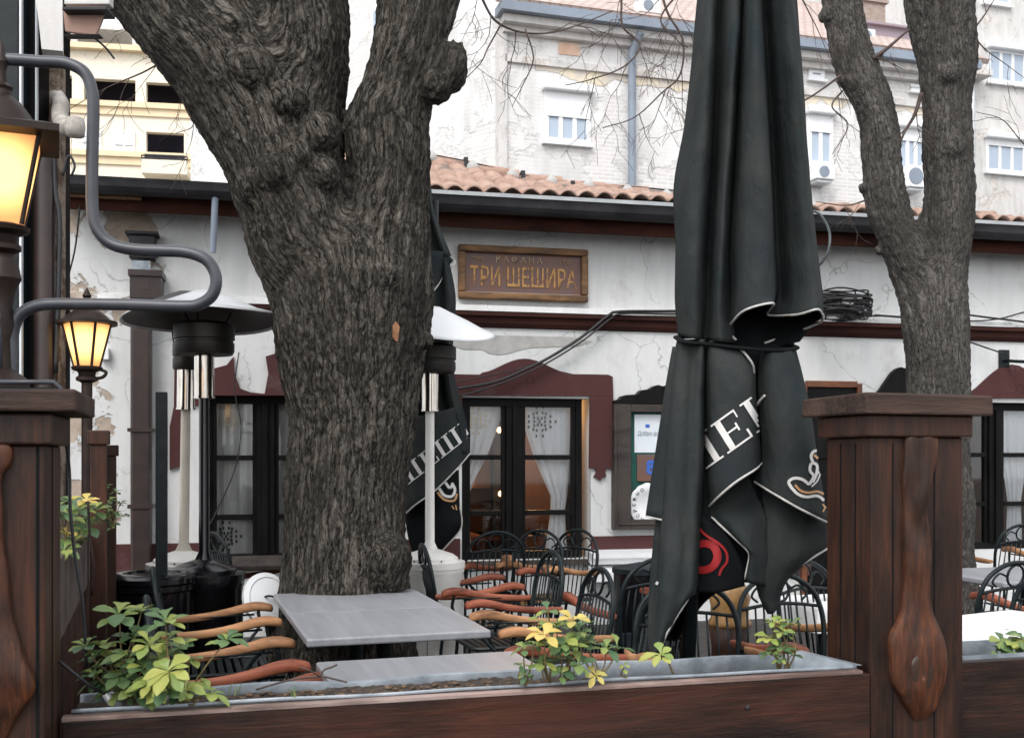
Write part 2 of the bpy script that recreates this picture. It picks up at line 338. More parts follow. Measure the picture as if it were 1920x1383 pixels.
MT['twig'] = simple('twig bark', (.05, .036, .032), (.10, .07, .06), .85, scale=15, bs=0)
def m_leaf(name, stops):
    m, nt, b = newmat(name); g = nt.nodes.new('ShaderNodeNewGeometry'); f = noi(nt, coords(nt), 18, 4)
    ad = N(nt, 'ShaderNodeMath', operation='MULTIPLY_ADD'); nt.links.new(f, ad.inputs[0]); ad.inputs[1].default_value = .35; nt.links.new(g.outputs['Random Per Island'], ad.inputs[2])
    sb = N(nt, 'ShaderNodeMath', operation='SUBTRACT'); nt.links.new(ad.outputs[0], sb.inputs[0]); sb.inputs[1].default_value = .17
    nt.links.new(ramp(nt, sb.outputs[0], stops), b.inputs['Base Color']); b.inputs['Roughness'].default_value = .42
    b.inputs['Transmission Weight'].default_value = 0; b.inputs['Subsurface Weight'].default_value = .0
    bump(nt, b, noi(nt, coords(nt), 70, 3), .3, .002)
    o = nt.nodes['Material Output']; tr = nt.nodes.new('ShaderNodeBsdfTranslucent'); ms = nt.nodes.new('ShaderNodeMixShader'); ms.inputs[0].default_value = .25
    nt.links.new(ramp(nt, sb.outputs[0], stops), tr.inputs[0]); nt.links.new(b.outputs[0], ms.inputs[1]); nt.links.new(tr.outputs[0], ms.inputs[2]); nt.links.new(ms.outputs[0], o.inputs[0]); return m
MT['leaf'] = m_leaf('green leaf', [(0, (.07, .135, .065)), (.45, (.12, .20, .075)), (.75, (.21, .29, .085)), (1, (.32, .36, .09))])
MT['leafyellow'] = m_leaf('yellowing leaf', [(0, (.40, .38, .10)), (.5, (.58, .46, .12)), (1, (.72, .52, .16))])
MT['leaflime'] = m_leaf('lime green leaf', [(0, (.20, .29, .08)), (.5, (.30, .37, .09)), (1, (.44, .44, .12))])
MT['stem'] = simple('brown stem', (.13, .11, .04), (.2, .13, .06), .6, scale=30)
def m_brick(name, light=1.0):
    m, nt, b = newmat(name); tc = nt.nodes.new('ShaderNodeTexCoord'); sx = nt.nodes.new('ShaderNodeSeparateXYZ'); nt.links.new(tc.outputs['Object'], sx.inputs[0])
    ad = N(nt, 'ShaderNodeMath', operation='ADD'); nt.links.new(sx.outputs[0], ad.inputs[0]); nt.links.new(sx.outputs[1], ad.inputs[1])
    cx = nt.nodes.new('ShaderNodeCombineXYZ'); nt.links.new(ad.outputs[0], cx.inputs[0]); nt.links.new(sx.outputs[2], cx.inputs[1])
    bt = nt.nodes.new('ShaderNodeTexBrick'); nt.links.new(cx.outputs[0], bt.inputs['Vector'])
    bt.inputs['Scale'].default_value = 1; bt.inputs['Brick Width'].default_value = .27; bt.inputs['Row Height'].default_value = .085; bt.inputs['Mortar Size'].default_value = .012
    bt.inputs['Color1'].default_value = (.62*light, .60*light, .58*light, 1); bt.inputs['Color2'].default_value = (.70*light, .665*light, .645*light, 1); bt.inputs['Mortar'].default_value = (.76*light, .75*light, .74*light, 1)
    v = coords(nt); f = noi(nt, v, .7, 9, .68, .4); g = noi(nt, coords(nt, (1, 1, .4)), .9, 8, .65)
    pl = mix(nt, ramp(nt, g, [(.4, 0.0), (.7, .8)]), (.80*light, .79*light, .78*light), (.46*light, .45*light, .44*light))
    pl = mix(nt, ramp(nt, noi(nt, v, .45, 5), [(.58, 0.0), (.66, .5)]), pl, (.82*light, .72*light, .56*light))
    pm = ramp(nt, f, [(.50, 1.0), (.53, 0.0)])
    nt.links.new(mix(nt, pm, bt.outputs['Color'], pl), b.inputs['Base Color']); b.inputs['Roughness'].default_value = .9
    n1 = bump(nt, b, pm, .6, .02); bump(nt, b, bt.outputs['Fac'], .4, -.01, n1); return m
MT['oldpier'] = simple('crumbling brick pier', (.30, .24, .19), (.12, .075, .05), .95, scale=14, lo=.42, hi=.58, bs=1, bd=.02)
MT['oldbrick'] = m_brick('flaking plaster over brick')
MT['greyplaster'] = m_plaster('rough grey plaster', (.66, .64, .62), (.50, .46, .43), None, grime=.8, amount=.6, scale=.9)
MT['cream'] = m_plaster('cream stucco', (.88, .80, .66), (.7, .6, .5), None, grime=.12, amount=.9, scale=.5)
MT['creamband'] = simple('ochre band', (.85, .70, .48), (.8, .64, .42), .9, scale=2)
MT['ochre'] = simple('ochre remnant plaster', (.68, .60, .46), (.55, .5, .45), .9, scale=2, lo=.45, hi=.55)
MT['bluegrey'] = simple('blue grey zinc', (.26, .31, .38), (.20, .23, .28), .5, scale=1.5)
def m_tile():
    m, nt, b = newmat('terracotta tile'); v = coords(nt); f = noi(nt, v, 5, 8, .7); g = noi(nt, v, 17, 6, .7)
    col = ramp(nt, f, [(.36, (.13, .11, .09)), (.46, (.34, .215, .165)), (.6, (.42, .28, .22)), (.75, (.42, .38, .34))])
    col = mix(nt, ramp(nt, g, [(.55, 0.0), (.75, .6)]), col, (.13, .11, .09)); nt.links.new(col, b.inputs['Base Color']); b.inputs['Roughness'].default_value = .85
    bump(nt, b, g, .6, .01); return m
MT['tile'] = m_tile()
def m_farroof():
    m, nt, b = newmat('distant tiled roof'); bt = nt.nodes.new('ShaderNodeTexBrick'); nt.links.new(coords(nt), bt.inputs['Vector'])
    bt.inputs['Scale'].default_value = 1; bt.inputs['Brick Width'].default_value = .22; bt.inputs['Row Height'].default_value = .18; bt.inputs['Mortar Size'].default_value = .02
    bt.inputs['Color1'].default_value = (.44, .36, .33, 1); bt.inputs['Color2'].default_value = (.54, .46, .43, 1); bt.inputs['Mortar'].default_value = (.35, .24, .2, 1)
    nt.links.new(bt.outputs[0], b.inputs['Base Color']); b.inputs['Roughness'].default_value = .9; bump(nt, b, bt.outputs['Fac'], .6, -.03); return m
MT['farroof'] = m_farroof()
MT['chimneybrick'] = simple('brown chimney brick', (.30, .22, .18), (.40, .33, .29), .9, scale=6, stretch=(1, 1, 3))
# ================================================================ ground
g = MB(); g.quad((-150, -40, 0), (150, -40, 0), (150, 200, 0), (-150, 200, 0)); tag(g.build('ground', MT['asphalt']), kind='structure')
# ================================================================ the tavern
FT = Frame(0, 9.5, 12.6)
tav = froot(FT, 'tavern_building', 'low white plastered tavern with maroon trim and a tiled roof', 'building')
def tp(px, py, off=0): return FT.p(px, py, off)
U = lambda px, off=0: FT.u(px, off)
openings = [(U(383), U(622), .62, 2.045), (U(866), U(1108), .60, 2.045), (U(1806), U(2060), .60, 2.06)]
UL, UR, ZT = U(60), U(2500), 3.62
wl = MB(); xs = UL
for a, b, z0, z1 in openings:
    wl.box(xs, a, 0, .35, 0, ZT); wl.box(a, b, 0, .35, 0, z0); wl.box(a, b, 0, .35, z1, ZT); xs = b
wl.box(xs, UR, 0, .35, 0, ZT); wl.build('wall', MT['wall'], tav)
# interior
rm = MB(); rm.box(UL, UR, 3.4, 3.5, 0, 3.2); rm.box(UL, UR, .36, 3.4, .30, .36); rm.box(UL, UR, .36, 3.4, 2.9, 3.0); rm.box(U(700), U(705), .36, 3.4, .3, 2.9); rm.box(U(1400), U(1405), .36, 3.4, .3, 2.9)
rm.build('room', MT['room'], tav)
for px, py, off in ((936, 806, 1.5), (944, 812, 1.9), (1860, 800, 1.4), (938, 925, 2.9), (1060, 765, 1.2)):
    q = tp(px, py, off); m = MB(); m.lathe(q, [(.005, .03), (.022, .015), (.022, -.015), (.005, -.03)], 12); m.build('room_lamp', MT['roomlamp'], tav, smooth=True)
# tables inside seen through the glass
m = MB()
for px in (900, 960, 1050): q = tp(px, 1010, 1.3); m.box(q.x-.35, q.x+.3, 1.0, 1.7, .70, .74); m.box(q.x-.04, q.x+.04, 1.3, 1.38, .36, .7)
m.build('indoor_table', MT['armred'], tav)
m = MB(); m.box(U(868), U(1100), 3.30, 3.39, 1.15, 2.1); m.build('ochre_panel', simple('ochre indoor wall', (.42, .24, .06), (.30, .15, .04), .8, scale=2, bs=0), tav)
m = MB(); q = tp(975, 900, 3.2); m.box(q.x-.35, q.x-.2, 3.1, 3.25, .36, 2.3); m.box(q.x+.5, q.x+.62, 3.1, 3.25, .36, 2.3); m.build('indoor_post', MT['darkwood'], tav)

def windowset(a, b, z0, z1, mull, rails, frame_px=.055, name='window'):
    """a two-leaf window in an opening: frame with mullion and rails, panes"""
    f = MB(); y0, y1 = .10, .17; t = .06
    f.box(a, a+t, y0, y1, z0, z1); f.box(b-t, b, y0, y1, z0, z1); f.box(a+t, b-t, y0, y1, z1-.075, z1); f.box(a+t, b-t, y0, y1, z0, z0+.07)
    w_ = f.build('window', MT['darkwood'], tav, bevel=.004)
    c = MB(); c.box(mull-.075, mull+.075, y0-.02, y1-.005, z0+.07, z1-.075); c.box(mull-.02, mull+.02, y0-.045, y0-.02, z0+.07, z1-.075); c.build('mullion', MT['darkwood'], w_, bevel=.006)
    for s0, s1 in ((a+t, mull-.075), (mull+.075, b-t)):
        l = MB(); 
        l.box(s0, s0+.035, y0+.01, y1-.01, z0+.07, z1-.075); l.box(s1-.035, s1, y0+.01, y1-.01, z0+.07, z1-.075)
        for r in rails: l.box(s0+.035, s1-.035, y0+.004, y1-.014, r-.022, r+.022)
        l.build('sash', MT['darkwood'], w_, bevel=.004)
        p = MB(); p.box(s0+.035, s1-.035, y0+.036, y0+.040, z0+.07, z1-.075); p.build('pane', MT['glass'], w_)
    return w_
wA = windowset(*openings[0], U(498), (1.51, 1.005))
wB = windowset(openings[1][0], openings[1][1]-.055, openings[1][2], openings[1][3], U(968), (1.515, 1.015))
wC = windowset(*openings[2], U(1878), (1.54, 1.05))
# sloping light stucco reveal on the right of the middle window
# curtains: sheets with folds, edge given per height
def curtain(off, rows, parent, folds=9, amp=.018, mat_='cloth_white', phase=0, label=None):
    """rows: (py, px_left, px_right)"""
    R_ = []
    for i in range(len(rows)-1):
        (ya, la, ra), (yb, lb, rb) = rows[i], rows[i+1]; n = 8
        for k in range(n+(i == len(rows)-2)):
            t = k/n; t2 = t; y = ya+(yb-ya)*t; l = la+(lb-la)*t2; r = ra+(rb-ra)*t2; row = []
            for j in range(49):
                q = j/48; P = tp(l+(r-l)*q, y, off); P.y = off+amp*math.sin(q*folds*6.28+phase+.6*math.sin(3*q))*(.7+.3*math.sin(q*17+y*.01))
                row.append(P)
            R_.append(row)
    m = MB(); m.grid(R_); o = m.build('curtain', MT[mat_], parent, smooth=True); return o
MT['curtaingrey'] = simple('net curtain', (.85, .84, .82), (.74, .73, .71), .95, scale=60, bs=.2, stretch=(1, 1, .2))
MT['curtainwhite'] = simple('white curtain', (.90, .90, .92), (.82, .82, .85), .95, scale=60, bs=.2, stretch=(1, 1, .2))
curtain(.22, [(748, 388, 488), (1040, 388, 488)], wA, 5, .010, 'curtaingrey'); curtain(.22, [(748, 508, 612), (1040, 508, 612)], wA, 5, .010, 'curtaingrey', 2)
c1 = curtain(.22, [(752, 872, 948), (800, 872, 934), (850, 870, 915), (895, 868, 892), (935, 866, 876), (970, 867, 880), (1036, 868, 884)], wB, 4, .014, 'curtainwhite')
c2 = curtain(.22, [(752, 984, 1070), (800, 984, 1070), (850, 999, 1068), (900, 1020, 1066), (930, 1033, 1064), (960, 1032, 1060), (1036, 1022, 1064)], wB, 4, .014, 'curtainwhite', 1.5)
curtain(.22, [(752, 1868, 1925), (840, 1872, 1925), (900, 1885, 1922), (940, 1890, 1915), (1030, 1886, 1918)], wC, 4, .014, 'curtainwhite', 1)
def motif(cx, cy, s, m_, parent, off=.196, full=True):
    m = MB()
    pts = []
    for rr, n in ((0, 1), (1, 6), (2, 10), (3, 14)):
        for k in range(n):
            a = 6.28*k/n; r = rr*s*(1+.25*math.cos(4*a)); pts.append((r*math.cos(a), r*math.sin(a)))
    for x, y in pts:
        if not full and y < -s*1.2: continue
        P = tp(cx+x, cy+y, off); e = .0035*s/5*1.6; m.box(P.x-e, P.x+e, off, off+.002, P.z-e*1.5, P.z+e*1.5)
    m.build('lace_motif', MT[m_], parent)
motif(1012, 790, 8, 'darkprint', c2, .198); motif(424, 1005, 7.5, 'darkprint', wA, .205); motif(430, 787, 6, 'creamband', wA, .205)  # the upper left motif carries the lamplight's orange in its colour
motif(893, 788, 7, 'creamband', c1, .198)  # warm lamplit tone put into this motif's colour

# maroon surround of the windows (plaster, 25 mm proud), arched hump over the middle
def surround(pts, name='window_surround', y0=-.03, y1=-.002):
    m = MB(); m.prism([(p.x, p.z) for p in (tp(x, y, y0) for x, y in pts)], y0, y1)
    return m.build(name, MT['maroon'], tav)
def arch(x0, x1, ybase, ytop, n=14):
    return [(x0+(x1-x0)*i/n, ybase-(ybase-ytop)*(.5-.5*math.cos(2*math.pi*i/n))**.8) for i in range(n+1)]
hump = [(740, 703), (790, 700), (900, 702)]+arch(905, 1062, 698, 672)+[(1075, 701), (1140, 702), (1149, 706)]
surround(hump+[(1150, 742), (1107, 742), (868, 741), (740, 740)])
surround([(1107, 742.3), (1150, 742.3), (1148, 878), (1134, 878), (1105, 878)])
surround([(1117, 878.4), (1137, 878.4), (1135, 884), (1137, 893), (1130, 895), (1126, 901), (1120, 896), (1114, 893), (1119, 885)], 'surround_drop')
surround([(815, 741), (866, 741.3), (865, 868), (818, 868)])
lw = [(327, 690), (350, 700), (372, 698), (425, 684), (438, 668), (440, 700), (450, 728), (470, 735), (496, 738), (503, 700), (498, 668), (540, 655), (600, 680), (660, 700), (668, 741), (375, 741), (372, 760), (326, 760)]
surround(lw)
surround([(326, 760.4), (345, 762), (349, 800), (345, 872), (318, 880), (318, 800)])
surround(arch(1806, 1990, 742, 683)+[(1990, 746), (1806, 746)])
# cornice band, dado band
def band(name, u0, u1, prof, mt):
    m = MB(); n = len(prof); vs = [(u0, y, z) for y, z in prof]+[(u1, y, z) for y, z in prof]
    m.add(vs, [(i, (i+1) % n, (i+1) % n+n, i+n) for i in range(n)]+[tuple(range(n))[::-1], tuple(range(n, 2*n))]); return m.build(name, MT[mt], tav)
band('cornice', U(315), UR, [(-.001, 2.66), (-.03, 2.67), (-.05, 2.70), (-.055, 2.745), (-.09, 2.76), (-.09, 2.79), (-.001, 2.80)], 'trim')
band('string_course', U(112), UR, [(-.001, 2.801), (-.07, 2.801), (-.05, 2.85), (-.001, 2.87)], 'wall')
for a, b in ((UL, openings[0][0]-.02), (openings[0][1]+.02, openings[1][0]-.02), (openings[1][1]+.0, openings[2][0]-.1)):
    band('dado', a, b, [(-.001, .40), (-.03, .40), (-.03, .795), (-.001, .80)], 'maroon')
band('ledge', U(1098), U(1225), [(-.03, .60), (-.16, .56), (-.16, .60), (-.22, .62), (-.22, .66), (-.03, .68)], 'pvcwhite')
band('ledge', U(1098), U(1225), [(-.03, .45), (-.30, .42), (-.30, .50), (-.03, .55)], 'pvcwhite')
band('window_sill', openings[1][0]-.03, openings[1][1]+.0, [(.34, .555), (-.08, .555), (-.08, .598), (.34, .598)], 'greyboard')
band('window_sill', openings[0][0]-.03, openings[0][1]+.03, [(.34, .575), (-.08, .575), (-.08, .618), (.34, .618)], 'greyboard')
# ragged strips of bare render under the band
MT['render'] = simple('bare grey render', (.36, .35, .34), (.46, .45, .43), .95, scale=9)
m = MB(); pp = [(850, 633), (905, 628), (1000, 630), (1075, 632), (1110, 640), (1085, 648), (990, 652), (955, 662), (935, 665), (915, 662), (905, 655), (870, 655), (850, 648)]
m.prism([(q.x, q.z) for q in (tp(x, y) for x, y in pp)], -.006, -.001); m.build('bare_render', MT['render'], tav)
# door with plain panels and the arched shutters
d0, d1 = U(1500), U(1612)
m = MB(); m.box(d0, d0+.05, -.05, 0.0, 0, 2.22); m.box(d1-.05, d1, -.05, 0, 0, 2.22); m.box(d0+.05, d1-.05, -.05, 0, 2.18, 2.24)
dr = m.build('door', wood('orange stained frame', (.20, .075, .035), (.12, .045, .022), scale=3), tav, bevel=.005)
m = MB(); m.box(d0+.05, d1-.05, -.02, -.001, 0, 2.18); m.box(d0+.1, d1-.1, -.035, -.02, 1.5, 1.95); m.box(d0+.1, d1-.1, -.035, -.02, .3, 1.35); m.build('door_leaf', MT['darkwood'], dr, bevel=.006)
m = MB(); pts = arch(1638, 1742, 742, 688); m.prism([(q.x, q.z) for q in (tp(x, y, -.05) for x, y in [(1638, 1000)]+pts+[(1742, 1000)])], -.05, -.001)
lv = m.build('arched_shutter', MT['darkwood'], tav)
m = MB()
for i in range(14):
    z = 2.13-.09*i; q = U(1648, -.07); q2 = U(1732, -.07)
    if i == 0: q += .12; q2 -= .12
    m.box(q, q2, -.075, -.052, z-.03, z, Matrix.Translation((0, 0, 0)))
    m.box(q, q2, -.065, -.05, z-.05, z-.035)
m.build('slat', MT['iron'], lv)
# eaves: fascia, dark soffit, gutter, bright drip edge
band('fascia', U(105, -.25), UR, [(-.25, 3.48), (-.28, 3.48), (-.28, 3.62), (-.25, 3.62)], 'fascia')
band('soffit', U(105, -.25), UR, [(.36, 3.60), (-.248, 3.60), (-.248, 3.70), (.36, 3.72)], 'fascia')
gp = [(-.30+.085*math.cos(a)-.08, 3.665+.085*math.sin(a)) for a in [math.pi+math.pi*i/8 for i in range(9)]]
band('gutter', U(105, -.3), UR, gp+[(-.285, 3.685), (-.475, 3.70)], 'gutter')
band('drip_edge', U(640, -.4), UR, [(-.20, 3.704), (-.485, 3.704), (-.49, 3.735), (-.20, 3.76)], 'zinc')
m = MB()
for i in range(17):
    x = U(1500)+i*.0
# loose boards on the left eave
m = MB(); q0 = tp(120, 340, -.32); q1 = tp(265, 372, -.32); m.box(q0.x, q1.x, -.34, -.29, 3.56, 3.66); m.build('eave_board', MT['signwood'], tav)
m = MB(); q = tp(298, 352, -.38); m.lathe(q, [(.03, -.03), (.035, 0), (.02, .03)], 10); m.build('eave_bulb', MT['pvcwhite'], tav, smooth=True)
# pub roof: ridge line traced, tiles as ribs from ridge to eave
ridge_px = [(560, 320), (640, 268), (700, 272), (830, 306), (900, 322), (985, 340), (1100, 354), (1200, 366), (1265, 374), (1400, 385), (1540, 394), (1700, 403), (1920, 416), (2300, 432)]
def ridge_at(u, off=.55):
    best = None
    P = [tp(x, y, off) for x, y in ridge_px]
    for a, b in zip(P, P[1:]):
        if a.x <= u <= b.x: t = (u-a.x)/(b.x-a.x); return a.z+(b.z-a.z)*t
    return P[0].z if u < P[0].x else P[-1].z
rows = []; pitch = .165
u0, u1 = tp(560, 0, .55).x, UR-.2; nu = int((u1-u0)/pitch)*12
for j in range(0, 29):
    t = j/28; row = []
    for i in range(nu+1):
        u = u0+(u1-u0)*i/nu; zr = ridge_at(u); ph = (u/pitch) % 1
        z = 3.755+(zr-3.755)*t; c = abs(math.sin(math.pi*ph)); hump_ = .034*(c**.6 if ph < 2 else 0)
        step = (t*5.0) % 1; shift = .012*math.sin(12.9*int(u/pitch)+int(t*5)*4.1)
        z += hump_*(.85 if int(t*5) % 2 else 1)+.022*(1-step)*c+shift*.7
        row.append((u+.01*math.sin(int(t*5)*3.3), -.40+.95*t, z))
    rows.append(row)
m = MB(); m.grid(rows); m.build('roof', MT['tile'], tav, smooth=50, solid=.012)
# the back slope, so that the roof is closed from other places
m = MB(); rb = [[(u0+(u1-u0)*i/60, .56+3.5*t, (ridge_at(u0+(u1-u0)*i/60)-.02)-.35*t) for i in range(61)] for t in (0, 1)]; m.grid(rb); m.build('rear_roof', MT['tile'], tav)
# ridge tiles, one by one in one run
m = MB(); P = [tp(x, y-2, .55) for x, y in ridge_px[:-1]]; acc = 0
path = []
for a, b in zip(P, P[1:]):
    n = max(2, int((b-a).length/.02)); path += [a.lerp(b, k/n) for k in range(n)]
seg = []; L = 0
for a, b in zip(path, path[1:]):
    seg.append(a); L += (b-a).length
    if L > .42:
        k = len(seg); z_ = random.uniform(-.012, .012); m.tube([s+Vector((0, 0, z_)) for s in seg[::4]+[seg[-1]]], [.062+.022*(i/max(1, len(seg[::4]))) for i in range(len(seg[::4])+1)], 12); seg = [a]; L = 0
m.build('ridge', MT['tile'], tav, smooth=60)
m = MB(); random.seed(5)
for i in range(12):
    q = path[int(len(path)*(.12+.05*i))]; m = MB(); m.lathe(q+Vector((0, -.05, -.03)), [(.03, -.04), (.08, -.02), (.06, .05), (.02, .09)], 9); m.build('ridge_mortar', MT['render'], tav, smooth=True)

# lightning wire over the ridge
lr = froot(FT, 'roof_wire', 'thin dark lightning wire on clips running along the tiled ridge', 'wire')
wp = [tp(x, y, .5) for x, y in ((640, 250), (700, 264), (823, 293), (875, 303), (980, 328), (1070, 347), (1120, 352), (1180, 350), (1262, 357), (1400, 364))]
m = MB(); m.tube(cr(wp, 6), .009, 6); m.build('wire', MT['cable'], lr)
for x, y in ((873, 303), (980, 328), (1073, 347)):
    q = tp(x, y, .5); m = MB(); m.box(q.x-.018, q.x+.018, .47, .53, q.z-.1, q.z+.035); m.build('clip', MT['cable'], lr)
# downpipe with hopper on the left bay
dp = MB(); q0 = tp(242, 508, -.2); q1 = tp(306, 508, -.2); zt, zb = tp(270, 508, -.2).z, tp(270, 561, -.2).z
dpo = froot(FT, 'rain_downpipe', 'square brown rainwater pipe with a hopper box on the left wall bay', 'drainpipe')
dp.box(q0.x+.012, q1.x-.012, -.26, -.02, zb, zt-.05); dp.box(q0.x, q1.x, -.275, -.01, zt-.05, zt); dp.box(q0.x+.1, q1.x-.1, -.262, -.26, zb+.07, zb+.16, None)
dp.build('hopper', MT['brownpipe'], dpo, bevel=.006)
m = MB(); a, b = U(246, -.12), U(284, -.12); m.box(a, b, -.19, -.04, .1, zb); m.build('pipe', MT['brownpipe'], dpo, bevel=.02)
for z in (1.72, 1.1): m = MB(); m.box(a-.02, b+.02, -.205, -.02, z, z+.03); m.build('pipe_clamp', MT['brownpipe'], dpo)
m = MB(); q = tp(268, 465, -.05); m.box(q.x-.10, q.x+.10, -.14, -.001, q.z-.10, q.z+.09); m.box(q.x-.13, q.x+.13, -.16, -.001, q.z+.09, q.z+.12); vb = m.build('vent_box', MT['gutter'], tav, bevel=.01)
m = MB(); m.box(q.x-.07, q.x+.07, -.145, -.141, q.z-.22, q.z-.12); m.build('vent_mesh', MT['liner'], vb)
# overflow pipe from the gutter
sp = froot(FT, 'overflow_pipe', 'short grey pipe hanging open from the gutter beside the big trunk', 'pipe')
a = tp(404, 358, -.40); b = tp(399, 474, -.36); m = MB(); m.tube([a, a.lerp(b, .12), a.lerp(b, .15), b], [.030, .030, .026, .026], 12); m.build('pipe', MT['bluegrey'], sp, smooth=40)
# junction boxes by the lantern
m = MB(); q = tp(196, 663, -.05); m.box(q.x-.03, q.x+.035, -.07, -.001, q.z-.05, q.z+.05); jb = m.build('junction_box', MT['pvcwhite'], None, bevel=.008)
jb.location = (FT.o.x, FT.o.y, 0); jb.rotation_euler = (0, 0, FT.a); tag(jb, 'small white electrical box on the wall beside the lantern', 'junction box')
# the sign
sg = froot(FT, 'tavern_sign', 'wooden framed sign with gold Cyrillic lettering on the white wall', 'sign')
x0, x1, z0, z1 = -.492, .689, 2.905, 3.38
m = MB(); t = .062
m.box(x0, x1, -.075, -.004, z0, z0+t); m.box(x0, x1, -.075, -.004, z1-t, z1); m.box(x0, x0+t, -.074, -.003, z0+t, z1-t); m.box(x1-t, x1, -.074, -.003, z0+t, z1-t)
m.build('frame', MT['signwood'], sg, bevel=.014)
m = MB(); m.box(x0+t, x1-t, -.03, -.003, z0+t, z1-t); m.build('panel', MT['signpanel'], sg)
m = MB(); m.box(x0+t, x1-t, -.034, -.030, z0+t, z0+t+.006); m.build('panel_edge', MT['zinc'], sg)
def put_text(s, size, cx, cz, mt, name, sx=1.0, yoff=-.034, bold=0, extr=.004, spacing=1, parent=sg, ang=0, jitter=0):
    vs, fs = textmesh(s, size, extr, bold, spacing); m = MB(); out = []
    for v in vs:
        x, z, y = v.x*sx, v.y, -v.z
        ca, sa = math.cos(ang), math.sin(ang); x, z = x*ca-z*sa, x*sa+z*ca
        out.append((cx+x, yoff+y, cz+z))
    m.add(out, fs); return m.build(name, MT[mt], parent, recalc=False)
put_text('КАФАНА', .072, .055, 3.262, 'fadedgold', 'lettering', 1.05, spacing=1.55, bold=.0006)
put_text('ТРИ ШЕШИРА', .235, .098, 3.10, 'gold', 'lettering', .60, spacing=1.02, bold=.002)
for s in (-1, 1):   # little scroll ornaments either side of the small word
    m = MB(); cx = .08+s*.40
    for k in range(3):
        pts = [Vector((cx+s*(.036*(k-1)+.016*math.cos(a)), -.036, 3.262+.014*math.sin(a))) for a in [i*.55 for i in range(10)]]
        m.tube(pts, .0035, 5)
    m.build('ornament', MT['fadedgold'], sg)
# menu case
mc = froot(FT, 'menu_case', 'dark wooden display case with scalloped top, green felt and a white plate', 'display case')
def Q(px, py, off=-.1): p = tp(px, py, off); return (p.x, p.z)
m = MB(); sc_ = [(1152, 757), (1153, 751), (1158, 749), (1163, 748), (1167, 742), (1176, 740), (1196, 739), (1203, 731), (1220, 729), (1226, 724), (1235, 721), (1243, 724), (1250, 722), (1262, 728), (1290, 730), (1300, 738), (1330, 740), (1338, 750), (1348, 757)]
m.prism([Q(*p) for p in sc_], -.10, -.002); m.build('crest', MT['darkwood'], mc, bevel=.004)
L_, R_, T_, B_ = Q(1152, 757)[0], Q(1345, 757)[0], Q(1200, 757.5)[1], Q(1200, 992)[1]; tt = .16
m = MB(); m.box(L_, L_+tt, -.10, -.002, B_, T_); m.box(R_-tt, R_, -.10, -.002, B_, T_); m.box(L_+tt, R_-tt, -.10, -.002, T_-.07, T_); m.box(L_+tt, R_-tt, -.10, -.002, B_, B_+.09); m.box(L_+.03, L_+.05, -.112, -.10, B_+.04, T_-.03); m.box(L_+.05, R_-.05, -.112, -.10, B_+.04, B_+.055)
m.build('frame', wood('grey brown case wood', (.060, .048, .042), (.04, .033, .030), scale=3), mc, bevel=.006)
m = MB(); m.box(L_+tt, R_-tt, -.03, -.002, B_+.09, T_-.07); m.build('backing', MT['felt'], mc)
a, b = Q(1194, 776), Q(1262, 848); m = MB(); m.box(a[0], b[0], -.038, -.031, b[1], a[1]); mn = m.build('menu_sheet', MT['paper'], mc)
put_text('Добро дошли', .055, (a[0]+b[0])/2, (a[1]+b[1])/2-.0, 'bluegrey', 'lettering', .8, yoff=-.041, parent=mn, extr=.001)
m = MB(); cx_ = (a[0]+b[0])/2-.05; m.box(cx_-.02, cx_+.02, -.041, -.039, a[1]-.12, a[1]-.09); m.build('print_mark', MT['blueprint'], mn)
a, b = Q(1198, 852), Q(1262, 902); m = MB(); m.box(a[0], b[0], -.05, -.031, b[1], a[1]); pl = m.build('plaque', MT['signpanel'], mc, bevel=.003)
put_text('8', .17, a[0]+.13, (a[1]+b[1])/2, 'blueprint', 'lettering', 1, yoff=-.053, parent=pl, bold=.006, extr=.002)
c = Q(1222, 946); m = MB(); vs = []; n = 72
for r_, y_ in ((.001, -.040), (.10, -.040), (.115, -.050), (.19, -.058), (.195, -.054)):
    for k in range(n):
        a_ = 6.2832*k/n; rr = r_*(1+(.035*abs(math.sin(8*a_)) if r_ > .15 else 0)); vs.append((c[0]+.0+rr*math.cos(a_), y_, c[1]+rr*math.sin(a_)))
fs = [(i*n+k, i*n+(k+1) % n, (i+1)*n+(k+1) % n, (i+1)*n+k) for i in range(4) for k in range(n)]+[tuple(range(n))]
m.add(vs, fs); ply = m.build('plate', MT['pvcwhite'], mc, smooth=True)
m = MB(); word = 'СРЕЋНО ДОБРО ДОШЛИ'
for i, chx in enumerate(word):
    a_ = R(220-i*20+0); vs, fs = textmesh(chx, .045, .001); rot = a_-math.pi/2; rr = .152
    m.add([(c[0]+rr*math.cos(a_)+(v.x*math.cos(rot)-v.y*math.sin(rot)), -.0602-v.z, c[1]+rr*math.sin(a_)+(v.x*math.sin(rot)+v.y*math.cos(rot))) for v in vs], fs)
m.build('lettering', MT['darkprint'], ply, recalc=False)
